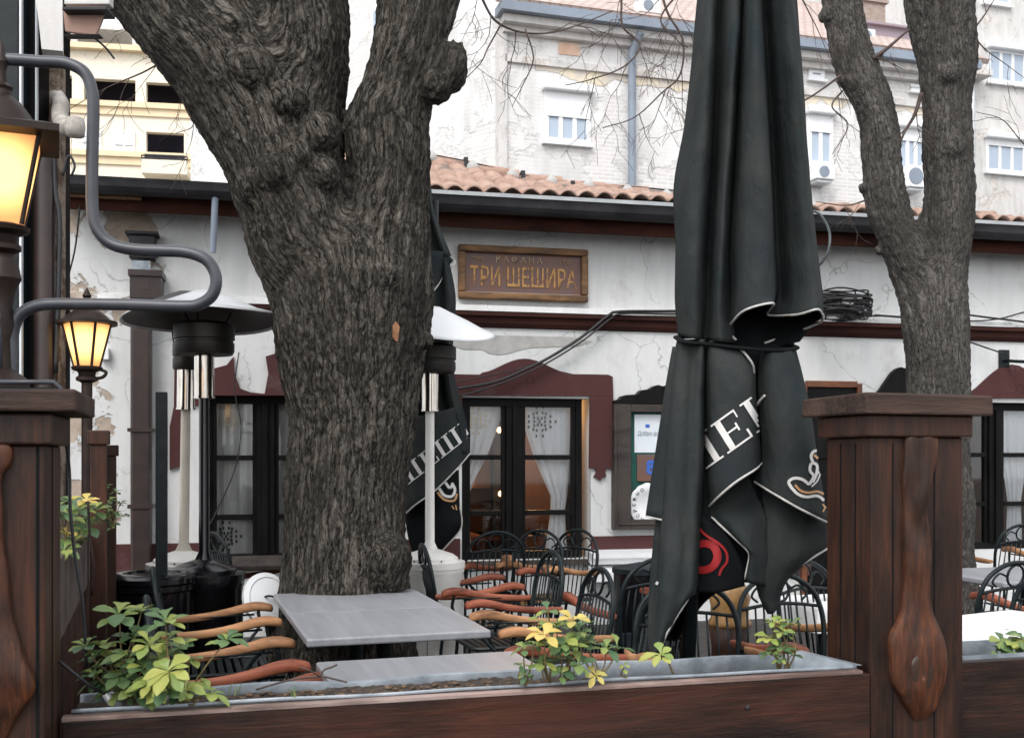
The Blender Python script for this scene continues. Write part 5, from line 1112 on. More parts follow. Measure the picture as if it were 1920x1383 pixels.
# under it a darker drape falling to the dark tip
rd = [[(1430, 905, d+.0), (1470, 920, d-.04), (1510, 940, d-.02), (1552, 975, d+.05)], [(1420, 980, d-.0), (1460, 985, d-.05), (1505, 990, d-.03), (1553, 1000, d+.05)], [(1410, 1050, d-.0), (1450, 1045, d-.05), (1500, 1035, d-.04), (1553, 1026, d+.05)],
      [(1415, 1085, d+.0), (1440, 1082, d-.04), (1470, 1076, d-.03), (1500, 1064, d+.03)], [(1425, 1120, d+.01), (1438, 1120, d-.02), (1455, 1112, d-.02), (1472, 1092, d+.02)], [(1440, 1150, d+.02), (1446, 1150, d-.0), (1453, 1146, d-.0), (1460, 1130, d+.02)]]
p8, G8 = panel(rd, 'canopy_panel', um, .010, 17); piping([(1553, 1027, d+.045), (1525, 1044, d+.02), (1498, 1062, d+.02), (1480, 1076, d+.02), (1470, 1090, d+.015)], .0045, p8)
# strip with the red ring
rr_ = [[(1306, 960, d-.03), (1325, 975, d-.06), (1345, 985, d-.05)], [(1304, 1010, d-.03), (1335, 1010, d-.08), (1368, 1012, d-.05)], [(1304, 1060, d-.03), (1345, 1060, d-.09), (1392, 1060, d-.05)], [(1304, 1110, d-.03), (1345, 1110, d-.08), (1396, 1098, d-.04)]]
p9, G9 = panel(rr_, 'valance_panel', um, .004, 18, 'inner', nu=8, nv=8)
m = MB(); m.tube([(-.21, .06, .05), (-.03, .06, 3.9)], .028, 16); m.build('pole', MT['iron'], um, smooth=True)
m = MB(); m.box(-.53, .11, -.26, .38, .005, .06); m.build('base_plate', MT['gutter'], um, bevel=.01)
# ---- lettering carried onto the cloth
def tri_poly(polys, step=4):
    """split picture-space polygons (convex quads) into small faces"""
    pts, fs = [], []
    for a, b, c, e in polys:
        a, b, c, e = map(Vector, (a, b, c, e)); nu = max(1, int(max((b-a).length, (c-e).length)/step)); nv = max(1, int(max((e-a).length, (c-b).length)/step)); base_ = len(pts)
        for j in range(nv+1):
            for i in range(nu+1): s, t = i/nu, j/nv; p = (a*(1-s)+b*s)*(1-t)+(e*(1-s)+c*s)*t; pts.append((p.x, p.y))
        for j in range(nv):
            for i in range(nu): q = base_+j*(nu+1)+i; fs.append((q, q+1, q+nu+2, q+nu+1))
    return pts, fs
def glyph(ch):
    """serif capitals as quads in a unit box (x right, y up), stem weight .16"""
    w_, s = .17, .055; Q = []
    def r(x0, y0, x1, y1): Q.append(((x0, y0), (x1, y0), (x1, y1), (x0, y1)))
    def serif(x): r(x-.10, 1-s, x+w_+.10, 1); 
    if ch == 'Ш':
        for x in (.1, .565, 1.03): r(x, 0, x+w_, 1); r(x-.1, 1-s, x, 1); r(x+w_, 1-s, x+w_+.1, 1)
        r(0, 0, .1, s); r(.27, 0, .565, s); r(.735, 0, 1.03, s); r(1.2, 0, 1.3, s); return Q, 1.42
    if ch == 'Е':
        r(.1, 0, .27, 1); r(0, 1-s, .1, 1); r(0, 0, .1, s); r(.27, 1-s, .72, 1); r(.27, 0, .78, s); r(.27, .48, .55, .48+s); r(.55, .38, .60, .64); r(.68, .74, .72, 1-s); r(.72, s, .78, .28); return Q, .90
    if ch == 'И':
        for x in (.1, .75): r(x, 0, x+w_, 1); r(x-.1, 1-s, x, 1); r(x+w_, 1-s, x+w_+.1, 1); r(x-.1, 0, x, s); r(x+w_, 0, x+w_+.1, s)
        Q.append(((.27, .12), (.27, .2), (.75, .88), (.75, .8))); return Q, 1.14
    if ch == 'Р':
        r(.1, 0, .27, 1); r(0, 1-s, .1, 1); r(0, 0, .1, s); r(.27, 0, .37, s); r(.27, 1-s, .6, 1); r(.27, .45, .6, .5); Q.append(((.6, .45), (.6, .5), (.72, .62), (.82, .62))); Q.append(((.72, .62), (.82, .62), (.82, .85), (.72, .85))); Q.append(((.72, .85), (.82, .85), (.6, 1), (.6, .945))); return Q, .92
    if ch == 'А':
        Q.append(((.02, 0), (.08, 0), (.46, .98), (.40, .98))); Q.append(((.66, 0), (.86, 0), (.50, 1), (.40, 1))); r(.22, .3, .72, .35); r(-.04, 0, .02, s); r(.08, 0, .18, s); return Q, .95
    if ch == 'Т':
        r(.35, 0, .52, 1-s); r(0, 1-s, .87, 1); r(0, .78, .04, 1-s); r(.83, .78, .87, 1-s); r(.25, 0, .35, s); r(.52, 0, .62, s); return Q, .97
    return [], .5
def letters(text, origin, ux, uy, bv, parent, mt='whiteprint', off=.0035, step=4):
    x = 0; Q = []
    for ch in text:
        q, adv = glyph(ch)
        for poly in q: Q.append([(origin[0]+(x+a)*ux[0]+b*uy[0], origin[1]+(x+a)*ux[1]+b*uy[1]) for a, b in poly])
        x += adv
    pts, fs = tri_poly(Q, step); vs, fs = onto(bv, pts, fs, off)
    m = MB(); m.add(vs, fs); return m.build('lettering', MT[mt], parent, world=True, recalc=False)
def strokes(lines, wd, bv, parent, mt, off=.0035, name='emblem'):
    Q = []
    for pts in lines:
        P = cr([Vector((x, y, 0)) for x, y in pts], 5)
        for i, (a, b) in enumerate(zip(P, P[1:])):
            t = (b-a).normalized(); n = Vector((-t.y, t.x, 0)); w0 = wd
            Q.append([(a+n*w0)[:2], (b+n*w0)[:2], (b-n*w0)[:2], (a-n*w0)[:2]])
    pts, fs = tri_poly(Q, 4); vs, fs = onto(bv, pts, fs, off); m = MB(); m.add(vs, fs); return m.build(name, MT[mt], parent, world=True, recalc=False)
bv5, bv7, bv9 = bvh_of(p5), bvh_of(p7), bvh_of(p9)
# baseline rises to the right: (1323,888) -> (1425,800); letters lean back
ux = (66*.86, -52*.86); uy = (-50*.86*.84, -62*.90*.9)
letters('ШЕШ', (1283, 911), (58, -42.5), (-32, -53), bv5, p5)
swirl = [[(1484, 914), (1479, 903), (1488, 896), (1503, 898), (1516, 908)], [(1484, 914), (1496, 926), (1512, 931), (1530, 929), (1541, 936), (1550, 950)], [(1516, 908), (1524, 892), (1517, 882), (1520, 868), (1530, 872), (1529, 888), (1522, 904)], [(1523, 868), (1519, 854), (1526, 845), (1534, 850), (1538, 864), (1546, 874)], [(1529, 888), (1540, 878), (1548, 884)]]
strokes(swirl, 2.7, bv7, p7, 'whiteprint'); strokes([[(1490, 908), (1500, 919), (1514, 923), (1530, 921), (1542, 926)], [(1524, 853), (1530, 858), (1534, 868)]], 2.2, bv7, p7, 'tanprint', .0045); strokes([[(1520, 912), (1530, 902), (1536, 888)]], 1.3, bv7, p7, 'whiteprint', .004)
strokes([[(1540, 945), (1547, 952)], [(1545, 951), (1541, 959)]], 1.6, bv7, p7, 'tanprint', .004)
strokes([[(1306, 1022), (1322, 1018), (1338, 1024), (1345, 1042), (1338, 1060), (1322, 1068), (1306, 1066)]], 7, bv9, p9, 'redpaint')
strokes([[(1310, 988), (1326, 1004), (1346, 1018), (1360, 1034), (1362, 1052), (1352, 1066), (1348, 1078)]], 2.2, bv9, p9, 'redpaint')
bv3 = bvh_of(p3)
strokes([[(1236, 1026), (1228, 1034), (1232, 1050), (1226, 1062), (1230, 1074)], [(1228, 1090), (1236, 1094)]], 3, bv3, p3, 'whiteprint')
# ---- second parasol, behind the trunk
e = 7.85
u2 = root('folded_parasol', 'smaller looking folded charcoal parasol behind the big trunk and the white heater', 'parasol', (W(815, 0, e).x, e, 0))
def rows2(tab):
    out = []
    for y, l, r in tab: w_ = r-l; out.append([(l, y, e), (l+.15*w_, y, e-.16), (l+.32*w_, y, e-.06), (l+.5*w_, y, e-.20), (l+.7*w_, y, e-.08), (l+.88*w_, y, e-.17), (r, y, e)])
    return out
pa, Ga = closed(rows2([(260, 780, 800), (330, 774, 806), (390, 768, 813), (430, 764, 826), (480, 762, 846)]), .3, 'canopy', u2, .01, 30)
ra = [[(764, 470, e-.05), (790, 470, e-.2), (820, 470, e-.22), (836, 475, e-.15), (850, 488, e-.02)], [(762, 540, e-.02), (790, 560, e-.15), (806, 552, e-.2), (824, 530, e-.15), (838, 500, e-.05)]]
pr, Gr = panel(ra, 'canopy_panel', u2, .004, 31); pipe_edge(Gr, -1, pr, .006)
m = MB(); m.tube(cr([W(838, 500, e-.05), W(846, 500, e-.1), (W(853, 494, e-.08)), W(852, 488, e-.02)], 4), .006, 6); m.build('piping', MT['piping'], pr, world=True)
pb, Gb = closed(rows2([(480, 768, 840), (540, 764, 852), (575, 764, 854), (620, 762, 850), (690, 760, 850), (760, 758, 864), (800, 758, 876), (850, 756, 880)]), .3, 'canopy', u2, .01, 33)
# its slanting lettered hem
vr = [[(752, 780, e-.1), (780, 780, e-.27), (810, 775, e-.28), (845, 765, e-.22), (866, 760, e-.02)], [(752, 860, e-.1), (780, 850, e-.30), (812, 830, e-.31), (848, 815, e-.26), (876, 800, e-.02)], [(752, 970, e-.1), (780, 945, e-.30), (815, 920, e-.31), (855, 880, e-.25), (881, 850, e-.02)]]
pv, Gv = panel(vr, 'valance_panel', u2, .004, 34, nu=8, nv=8); pipe_edge(Gv, -1, pv, .006)
lw_ = [[(758, 900, e-.05), (790, 900, e-.2), (825, 895, e-.2), (860, 880, e-.05)], [(760, 960, e-.05), (795, 955, e-.18), (830, 955, e-.2), (862, 958, e-.05)], [(764, 1000, e-.05), (790, 1005, e-.15), (825, 1000, e-.18), (864, 988, e-.05)], [(775, 1040, e-.05), (790, 1045, e-.12), (808, 1045, e-.12), (822, 1038, e-.05)]]
pw, Gw = panel(lw_, 'canopy_panel', u2, .006, 35, 'inner', nu=8, nv=8)
m = MB(); m.tube(cr([W(862, 950, e-.06), W(866, 975, e-.06), W(862, 995, e-.06), W(840, 1020, e-.08), W(820, 1042, e-.06)], 4), .006, 6); m.build('piping', MT['piping'], pw, world=True)
letters('ТРИ', (690, 965), (27, -20), (-15, -25), bvh_of(pv), pv, off=.006, step=4)
letters('ШЕШИРА', (756, 917), (31, -25), (-16.5, -27), bvh_of(pv), pv, off=.006, step=4)
bw = bvh_of(pw); strokes([[(823, 915), (832, 928), (846, 930), (852, 918), (846, 905)], [(834, 904), (842, 914), (848, 908)]], 2.6, bw, pw, 'whiteprint', .006); strokes([[(820, 922), (832, 936), (850, 938), (856, 925)]], 2.0, bw, pw, 'tanprint', .006)
strokes([[(846, 948), (850, 954)], [(853, 946), (855, 956)]], 1.2, bw, pw, 'tanprint', .006)
m = MB(); m.tube([(0, 0, .05), (0, 0, 3.4)], .028, 12); m.build('pole', MT['iron'], u2, smooth=True)
m = MB(); m.box(-.3, .3, -.3, .3, .005, .06); m.build('base_plate', MT['gutter'], u2, bevel=.01)
# ================================================================ front posts and planters
FP = Frame(-1.132, 2.68, 15.25)
PZ = .85
def fpx(px, py, off=0): return FP.p(px, py, off)
Lp = FP.u(1633)                                        # right end of the planter = near corner of the post
pln = froot(FP, 'planter_box', 'long dark varnished plank planter with a zinc liner across the front', 'planter')
WD = .285
m = MB(); m.box(0, Lp-.002, -.0, .032, .30, PZ-.012); m.build('front_board', MT['plank'], pln, bevel=.004)
m = MB(); m.box(0, Lp-.002, .001, .033, .02, .295); m.build('front_board', MT['plank'], pln, bevel=.004)
m = MB(); m.box(0, Lp-.004, WD, WD+.03, .05, PZ-.11); m.build('rear_board', MT['plank'], pln, bevel=.004)
m = MB(); m.box(0, Lp-.03, -.004, .034, PZ-.0115, PZ, None); m.build('top_lip', wood('worn lip board', (.34, .24, .21), (.20, .12, .10), (.45, .36, .33), .6, 'x', 3, bs=.6), pln, bevel=.002)
m = MB(); x0, x1 = .02, FP.u(1598, .05)
# liner: folded sheet trough with a slightly buckled rim
def lrow(x, k):
    w = .004*math.sin(x*5.1)+.003*math.sin(x*13+1)
    f = .036; b = .200+.085*x/2.3; t = PZ+.008
    return [Vector((x, f+.012, t-.10)), Vector((x, f+.006, t+w*.4)), Vector((x, f-.006, t+.003+w*.4)), Vector((x, f-.010, t-.004+w*.4))][::-1] if k == 0 else [Vector((x, b-.014+w, t-.11)), Vector((x, b-.004+w, t+w)), Vector((x, b+.008+w, t+.002+w)), Vector((x, b+.012+w, t-.010+w))]
xsn = [x0+(x1-x0)*i/90 for i in range(91)]
m.grid([lrow(x, 0) for x in xsn]); m.build('liner', MT['liner'], pln, smooth=40, solid=.0025)
m = MB(); m.grid([lrow(x, 1) for x in xsn if x < x1-.03]); m.build('liner', MT['liner'], pln, smooth=40, solid=.0025)
m = MB(); xr = x1-.03
m.add([(xr+.02, .03, PZ+.012), (x1+.02, .03, PZ+.010), (xr-.03, WD-.002, PZ+.012), (xr-.005, WD+.004, PZ+.012), (xr-.05, .045, PZ-.09), (xr-.07, WD-.02, PZ-.09)], [(0, 1, 3, 2), (0, 2, 5, 4)]); m.build('liner', MT['liner'], pln, solid=.0025)
rows = []; random.seed(4)
for i in range(221):
    x = x0+(x1-.06-x0)*i/220; row = []
    for j in range(25):
        y = .046+(.140+.085*x/2.3)*j/24; z = PZ-.010-.045*min(1, max(0, (x-1.2)/.6))+.012*noise.noise(Vector((x*9, y*9, 0)))+.008*noise.noise(Vector((x*31, y*31, 2)))+.006*noise.noise(Vector((x*80, y*80, 2)))
        row.append(Vector((x, y, z)))
    rows.append(row)
m = MB(); m.grid(rows); m.build('soil', MT['soil'], pln, smooth=False)
m = MB()
for i in range(260):
    x, y = random.uniform(.3, x1-.1), random.uniform(.05, .18); s = random.uniform(.002, .006); z = PZ-.004-.045*min(1, max(0, (x-1.2)/.6))
    M_ = Matrix.Translation((x, y, z)) @ Matrix.Rotation(random.uniform(0, 3), 4, 'Z') @ Matrix.Rotation(random.uniform(-.6, .6), 4, 'X')
    m.box(-s*1.8, s*1.8, -s, s, -s*.4, s*.4, M_, .001)
lt = m.build('bark_litter', simple('bark chips', (.16, .10, .06), (.07, .045, .03), .9, scale=60, lo=.4, hi=.6), pln); lt['kind'] = 'stuff'
for u, z in ((.9, .60), (1.05, .38), (1.75, .62), (1.9, .76)):
    m = MB(); m.lathe((u, -.002, z), [(.001, .003), (.006, .002), (.008, 0)], 10, Matrix.Rotation(R(90), 3, 'X')); m.build('nail', MT['gutter'], pln, smooth=True)
# ---- right post
def wooden_post(fr, u0, y0, sx, sy, ztop, label, cap=(.05, .045), t1=.062, t2=.070, name='wooden_post', mt='postwood', bu=.0):
    p = froot(fr, name, label, 'post')
    m = MB(); m.box(u0, u0+sx, y0, y0+sy, 0, ztop-t1-t2); m.build('shaft', MT[mt], p, bevel=.006)
    for k in range(1, 3):   # grooves between the planks that clad the post
        m = MB(); m.box(u0-.0015, u0+.0015, y0+sy*k/3-.003, y0+sy*k/3+.003, .05, ztop-.15); m.build('plank_joint', MT['inner'], p)
    c = cap[0]*.45
    m = MB(); m.box(u0-c, u0+sx+c, y0-c, y0+sy+c, ztop-t1-t2, ztop-t1-.002); m.build('cap_block', MT[mt], p, bevel=.006)
    c = cap[0]
    m = MB(); m.box(u0-c+.0, u0+sx+c+cap[1], y0-c, y0+sy+c+cap[1], ztop-t1, ztop, None, .003); m.build('cap_board', MT['capwood'], p, bevel=.007, seg=2)
    return p
PW = FP.u(1806)-Lp
pr_ = wooden_post(FP, Lp, 0, PW, .25, 1.700, 'thick dark wooden post with a stepped cap and a glossy knotted slab, at the right', cap=(.048, .028))
for xx in (.075, .225):
    m = MB(); m.box(Lp+xx, Lp+xx+.004, -.0018, .001, .05, 1.55); m.build('plank_joint', MT['inner'], pr_)
# live edge slab nailed on the front of the post
def slab(par, fr, rows, off, depth, name='live_edge_slab', mt='slab'):
    """rows: (py, px left, px right, bulge)"""
    R_ = []; L = [fr.p(a, y, off) for y, a, b, g in rows]; 
    C = cr([Vector((fr.p(a, y, off).x, fr.p(b, y, off).x, fr.p(a, y, off).z)) for y, a, b, g in rows], 6); G_ = [v.x for v in cr([Vector((g, 0, 0)) for *_, g in rows], 6)]
    for c, g in zip(C, G_):
        row = []
        for k in range(17):
            t = k/16; a = math.pi*t; x = c.x+(c.y-c.x)*(.5-.5*math.cos(a)); prof = math.sin(a)**.38*(1+.35*noise.noise(Vector((x*14, c.z*5, 9))))
            n_ = noise.noise(Vector((x*30, c.z*9, 5)))*.012*math.sin(a)
            x += .006*noise.noise(Vector((c.z*11, t*2, 3)));  row.append(Vector((x, off-max(0, depth*g*prof+n_)-.0005, c.z)))
        R_.append(row)
    m = MB(); m.grid(R_); m.add(R_[0], [tuple(range(17))]); m.add(R_[-1], [tuple(range(17))]); return m.build(name, MT[mt], par, smooth=50)
slab(pr_, FP, [(818, 1700, 1748, .5), (822, 1694, 1755, .8), (860, 1690, 1752, 1), (900, 1690, 1744, 1.0), (950, 1693, 1738, .9), (1000, 1692, 1742, .9), (1060, 1692, 1744, 1), (1120, 1690, 1742, 1), (1150, 1686, 1746, 1.1), (1180, 1670, 1756, 1.4), (1205, 1664, 1764, 1.7), (1240, 1666, 1768, 1.8), (1280, 1670, 1766, 1.6), (1305, 1684, 1760, 1.3), (1330, 1700, 1752, .9), (1348, 1712, 1738, .3)], 0, .022)
m = MB(); c = FP.p(1716, 1250, 0); R_ = []
for i in range(9):
    a = math.pi/2*i/8; R_.append([Vector((c.x+.040*math.sin(a)*math.cos(b), -.034-.010*math.cos(a), c.z+.075*math.sin(a)*math.sin(b))) for b in [k*.3927 for k in range(16)]])
m.grid(R_, close=True); m.build('knot', simple('dark knot', (.035, .022, .016), (.05, .028, .018), .15, coat=.6, bs=.2), pr_, smooth=True)
# ---- left post
FL = Frame(-1.094, 2.50, 15.25)
plf = wooden_post(FL, -.30, 0, .30, .25, 1.660, 'thick dark wooden post with a weathered cap at the left edge', cap=(.045, .03), t1=.052, t2=.075)
m = MB(); m.box(-.020, -.013, -.0015, .002, 0, 1.53); m.box(-.001, .0018, .10, .106, 0, 1.53); m.build('plank_joint', MT['inner'], plf)
slab(plf, FL, [(822, -80, 8, .4), (840, -90, 24, .8), (868, -90, 22, .9), (900, -90, 5, 1), (980, -90, 8, 1), (1060, -90, 14, 1.0), (1150, -90, 26, 1.1), (1220, -90, 44, 1.5), (1270, -90, 62, 1.8), (1300, -90, 66, 1.7), (1330, -90, 48, 1.4), (1360, -90, 28, .8), (1400, -90, 10, .3)], 0, .022)
m = MB(); m.tube([FL.p(-20, 716, .05), FL.p(60, 716, .05), FL.p(100, 716, .05), FL.p(112, 726, .05), FL.p(116, 740, .05)], .006, 8); m.build('iron_strap', MT['pipe'], plf, smooth=True)
m = MB(); m.box(FL.p(-60, 726, .1).x, FL.p(104, 726, .1).x, .08, .14, 1.661, 1.672); m.build('iron_plate', MT['iron'], plf)
# ---- planter beyond the right post
pl2 = froot(FP, 'planter_box', 'dark plank planter continuing behind the right post at the edge', 'planter')
u2_ = Lp+PW+.002; ue = u2_+.9
m = MB(); m.box(u2_, ue, .03, .062, .30, PZ-.0); m.build('front_board', MT['plank'], pl2, bevel=.004)
m = MB(); m.box(u2_, ue, .031, .063, .02, .295); m.box(u2_, ue, WD+.03, WD+.06, .05, PZ-.02); m.build('rear_board', MT['plank'], pl2, bevel=.004)
m = MB(); m.box(u2_, u2_+.03, .065, WD+.028, .05, PZ+.005); m.build('end_board', MT['greyboard'], pl2, bevel=.003)
m = MB(); m.box(u2_+.035, ue, .065, .07, PZ-.1, PZ+.012); m.box(u2_+.035, ue, WD+.02, WD+.025, PZ-.1, PZ+.012); m.build('liner', MT['liner'], pl2)
m = MB(); m.box(u2_+.035, ue, .071, WD+.019, .6, PZ-.04); m.build('soil', MT['soil'], pl2)
# ---- side run on the left, going away
FS = Frame(-1.285, 3.02, 108.8)                        # its local x runs away from the lens, local -y looks right
sp_ = froot(FS, 'side_planter', 'raised greyed plank planter running away along the left side', 'planter')
m = MB(); m.box(0, 4.6, 0, .03, .97, 1.21); m.build('side_board', MT['greyboard'], sp_, bevel=.004)
m = MB(); m.box(0, 4.6, .26, .29, .97, 1.21); m.build('rear_board', MT['greyboard'], sp_)
m = MB(); m.box(0, 4.6, .031, .259, .98, 1.17); m.build('soil', MT['soil'], sp_)
m = MB()
for i in range(16): m.box(.02+i*.288, .29+i*.288, .01, .035, .02, .965)
pk = m.build('picket_board', MT['plank'], sp_)
for k, (d_, w_, zt) in enumerate(((3.9, .065, 1.62), (5.2, .065, 1.575))):
    p = froot(FS, 'fence_post', ('nearer' if k == 0 else 'farther')+' small capped dark post behind the left weathered post', 'post', 'small posts of the left side fence')
    u = (d_-3.02)/.947+.6; m = MB(); m.box(u, u+w_, -.075, -.01, 0, zt-.06); m.build('shaft', MT['postwood'], p, bevel=.004)
    m = MB(); m.box(u-.012, u+w_+.012, -.087, .002, zt-.06, zt); m.build('cap_board', MT['postwood'], p, bevel=.005)
# plain board leaning between, thin cable, rod in the planter
o = MB(); o.tube(cr([W(104, 740, 2.66), W(128, 860, 2.85), W(132, 960, 2.85), W(143, 1060, 2.85), W(155, 1130, 2.85), W(162, 1250, 2.85)], 5), .0045, 6)
tag(o.build('loose_wire', MT['cable'], None, smooth=True), 'thin black wire hanging beside the left post down to the bush', 'wire')
rd_ = root('tool_rod', 'black rod with a grey socket lying against the left end of the planter', 'rod', W(205, 1312, 2.78))
m = MB(); m.tube([W(112, 1240, 2.70), W(165, 1282, 2.74), W(196, 1300, 2.77)], .0045, 8); m.build('shaft', MT['cable'], rd_, smooth=True, world=True)
m = MB(); m.tube([W(196, 1300, 2.77), W(208, 1313, 2.78), W(222, 1325, 2.79), W(224, 1327, 2.79)], [.007, .013, .016, .010], 12); m.build('socket', MT['zinc'], rd_, smooth=True, world=True)
m = MB(); m.tube(cr([W(172, 1115, 3.2), W(176, 1060, 3.2), W(168, 1000, 3.2), W(165, 940, 3.2)], 4), .004, 6); 
tag(m.build('hook_wire', MT['brass'], None, smooth=True), 'thin rusty wire hook hanging on the greyed side planter', 'wire')
# ================================================================ lanterns
def lantern(c, S, label, pole_len, name='lantern', group='lit amber street lanterns', scroll=True, hk=2.15, rk=1.0, ek=1.12, n=6):
    """six-sided tapering glass lantern; c = centre of the glass, S = half width at the top"""
    t = root(name, label, 'lantern', c, R(12 if n == 6 else 68), group); H = S*hk
    def ring(r, z): return [Vector((r*math.cos(k*2*math.pi/n), r*math.sin(k*2*math.pi/n), z)) for k in range(n)]
    top, bot = ring(S*.86, H/2), ring(S*.46, -H/2)
    for k in range(n):
        a, b, c_, d_ = top[k], top[(k+1) % n], bot[(k+1) % n], bot[k]; m = MB(); m.quad(a, b, c_, d_); m.build('glass_pane', MT['lampglass'], t, solid=.002)
        m = MB(); m.tube([a, d_], S*(.055 if n == 6 else .045), 6); m.build('glazing_bar', MT['brass'], t)
    m = MB(); m.lathe((0, 0, H*.1), [(.001, S*.3), (S*.2, S*.15), (S*.22, -S*.1), (S*.1, -S*.4), (.001, -S*.5)], 14); m.build('bulb', MT['bulb'], t, smooth=True)
    m = MB(); m.lathe((0, 0, H/2), [(r_*S*((ek/1.12 if z_ < .17 else 1) if n == 6 else .68), z_*S*rk) for r_, z_ in [(1.0, -.01), (1.12, .0), (1.12, .16), (.95, .20), (.88, .21), (.72, .45), (.45, .70), (.26, .80), (.24, .9), (.28, .96), (.14, 1.05), (.10, 1.25), (.17, 1.42), (.10, 1.6), (.002, 1.85)] if n == 6 or z_ > .2], 24)
    if n == 4: m.lathe((0, 0, H/2), [(S*.9, -.005), (S*1.32, 0), (S*1.32, S*.12), (S*.95, S*.21)], 4)
    m.build('roof', MT['brass'], t, smooth=30)
    k_ = S if n == 6 else S*.8; S, S0 = k_, S; m = MB(); m.lathe((0, 0, -H/2), [(S*.50, .02*S), (S*.58, -.02*S), (S*.55, -S*.12), (S*.34, -S*.2), (S*.30, -S*.34), (S*.40, -S*.42), (S*.40, -S*.52), (S*.2, -S*.62), (S*.2, -pole_len)], 20); m.build('stand', MT['brass'], t, smooth=35)
    S = S0
    if scroll and n == 6:
        m = MB(); m.tube(cr([Vector((S*.15, 0, -H/2-S*.45)), Vector((S*.55, 0, -H/2-S*.4)), Vector((S*.7, 0, -H/2-S*.2)), Vector((S*.5, 0, -H/2-S*.1))], 4), S*.07, 6); m.build('scroll', MT['brass'], t, smooth=True)
    return t
lantern(W(163, 648, 5.0), .122, 'small lit amber lantern on a dark stem before the peeling left wall', .75, hk=1.62, rk=.78)
lantern(W(3, 343, 2.62), .14, 'big lit amber lantern cut by the left edge of the picture', .30, n=4, hk=1.525, ek=1.32, rk=.95)
# pedestal under the near lantern
m = MB(); q = W(6, 470, 2.62); m.lathe((q.x, q.y, 1.672), [(.06, 0), (.06, .02), (.022, .05), (.02, .12), (.03, .16), (.022, .20), (.028, .24), (.042, .27), (.034, .31), (.02, .34)], 20)
tag(m.build('lantern_pedestal', MT['brass'], None, smooth=35), 'turned dark metal pedestal carrying the big lantern on the left post cap', 'pedestal')
# bent pipe rail
dpp = 2.63; pp_ = [(-120, 240), (-90, 140), (-20, 112), (20, 112), (80, 116), (125, 119), (158, 136), (172, 168), (175, 205), (173, 300), (173, 385), (180, 425), (205, 455), (245, 467), (300, 470), (350, 473), (388, 488), (405, 520), (398, 553), (372, 571), (340, 574), (240, 571), (140, 570), (75, 572), (38, 590), (24, 625), (22, 680), (22, 722)]
m = MB(); pts3 = [W(x, y, dpp) for x, y in pp_]; m.tube(cr(pts3, 5), .0148, 14); m.tube([W(-120, 240, dpp), W(-120, 720, dpp)], .0148, 14)
tag(m.build('bent_pipe', MT['pipe'], None, smooth=True), 'grey steel pipe bent into an S shape, fixed on the left post cap', 'pipe')
m = MB(); m.tube([W(-6, 722, 2.6), W(-6, 590, 2.6), W(-6, 578, 2.6)], [.014, .014, .008], 12)
tag(m.build('pipe_stub', MT['pipe'], None, smooth=True), 'short upright grey pipe stub with rounded top at the very left edge', 'pipe')
# ================================================================ corner house at the left
FH = Frame(-2.35, 4.9, 90)
ch = root('corner_house', 'dark timber and brick corner of the neighbouring house at the left edge', 'building', (-2.3, 5.0, 0))
def wbox(px0, px1, py0, py1, d0, d1, name, mt, bev=.004, par=ch):
    a, b = W(px0, py1, d0), W(px1, py0, d0); m = MB(); m.box(a.x, b.x, d0, d1, max(0, a.z), b.z); return m.build(name, MT[mt], par, bevel=bev, world=True)
wbox(-300, 34, -200, 1500, 4.9, 5.3, 'wall_panel', 'iron'); wbox(36, 40, -200, 1500, 4.88, 4.9, 'bright_edge', 'zinc', 0); wbox(42, 66, -200, 1500, 5.0, 5.4, 'timber_post', 'darkwood')
wbox(66, 68.5, -200, 1500, 4.98, 5.0, 'bright_edge', 'zinc', 0)  # pale strip standing in for the highlight down the drainpipe's left side
m = MB(); a = W(83, 235, 5.0); m.tube([(a.x, 5.0, 0), (a.x, 5.0, a.z)], .047, 16); dpk = m.build('drainpipe', MT['brownpipe'], ch, smooth=40, world=True)
wbox(70, 109, 92, 1500, 5.15, 5.24, 'brick_pier', 'oldpier' if 'oldpier' in MT else 'oldbrick')
# white bargeboard running up and out of the picture, eaves box
m = MB(); A = [(58, -60), (72, 35), (78, 92), (118, 96), (116, -60)]; v0 = [W(x, y, 4.7) for x, y in A]; v1 = [v+Vector((-.03, .08, 0)) for v in v0]; n = 5
m.add(v0+v1, [tuple(range(n)), tuple(range(2*n-1, n-1, -1))]+[(i, i+n, (i+1) % n+n, (i+1) % n) for i in range(n)]); m.build('bargeboard', MT['greyplaster'], ch, world=True)
m = MB(); A = [(118, 18), (122, 60), (180, 68), (198, 24)]; v0 = [W(x, y, 4.5) for x, y in A]; v1 = [v+Vector((-.02, .06, .02)) for v in v0]; n = 4
m.add(v0+v1, [tuple(range(n)), tuple(range(2*n-1, n-1, -1))]+[(i, i+n, (i+1) % n+n, (i+1) % n) for i in range(n)]); m.build('eaves_box', simple('dusty pink board', (.36, .22, .17), (.24, .15, .12), .8, scale=4), ch, bevel=.006, world=True)
wbox(116, 200, 12, 19, 4.45, 4.55, 'gutter', 'gutter'); wbox(120, 205, -40, 8, 4.5, 4.55, 'eaves_board', 'greyplaster')
wbox(120, 186, 64, 67, 4.48, 4.52, 'eaves_strip', 'darkwood', 0)
m = MB(); m.tube(cr([W(165, 66, 4.6), W(180, 74, 4.6), W(200, 92, 4.6), W(214, 110, 4.6)], 4), .005, 6); m.build('wire', MT['cable'], ch, world=True)
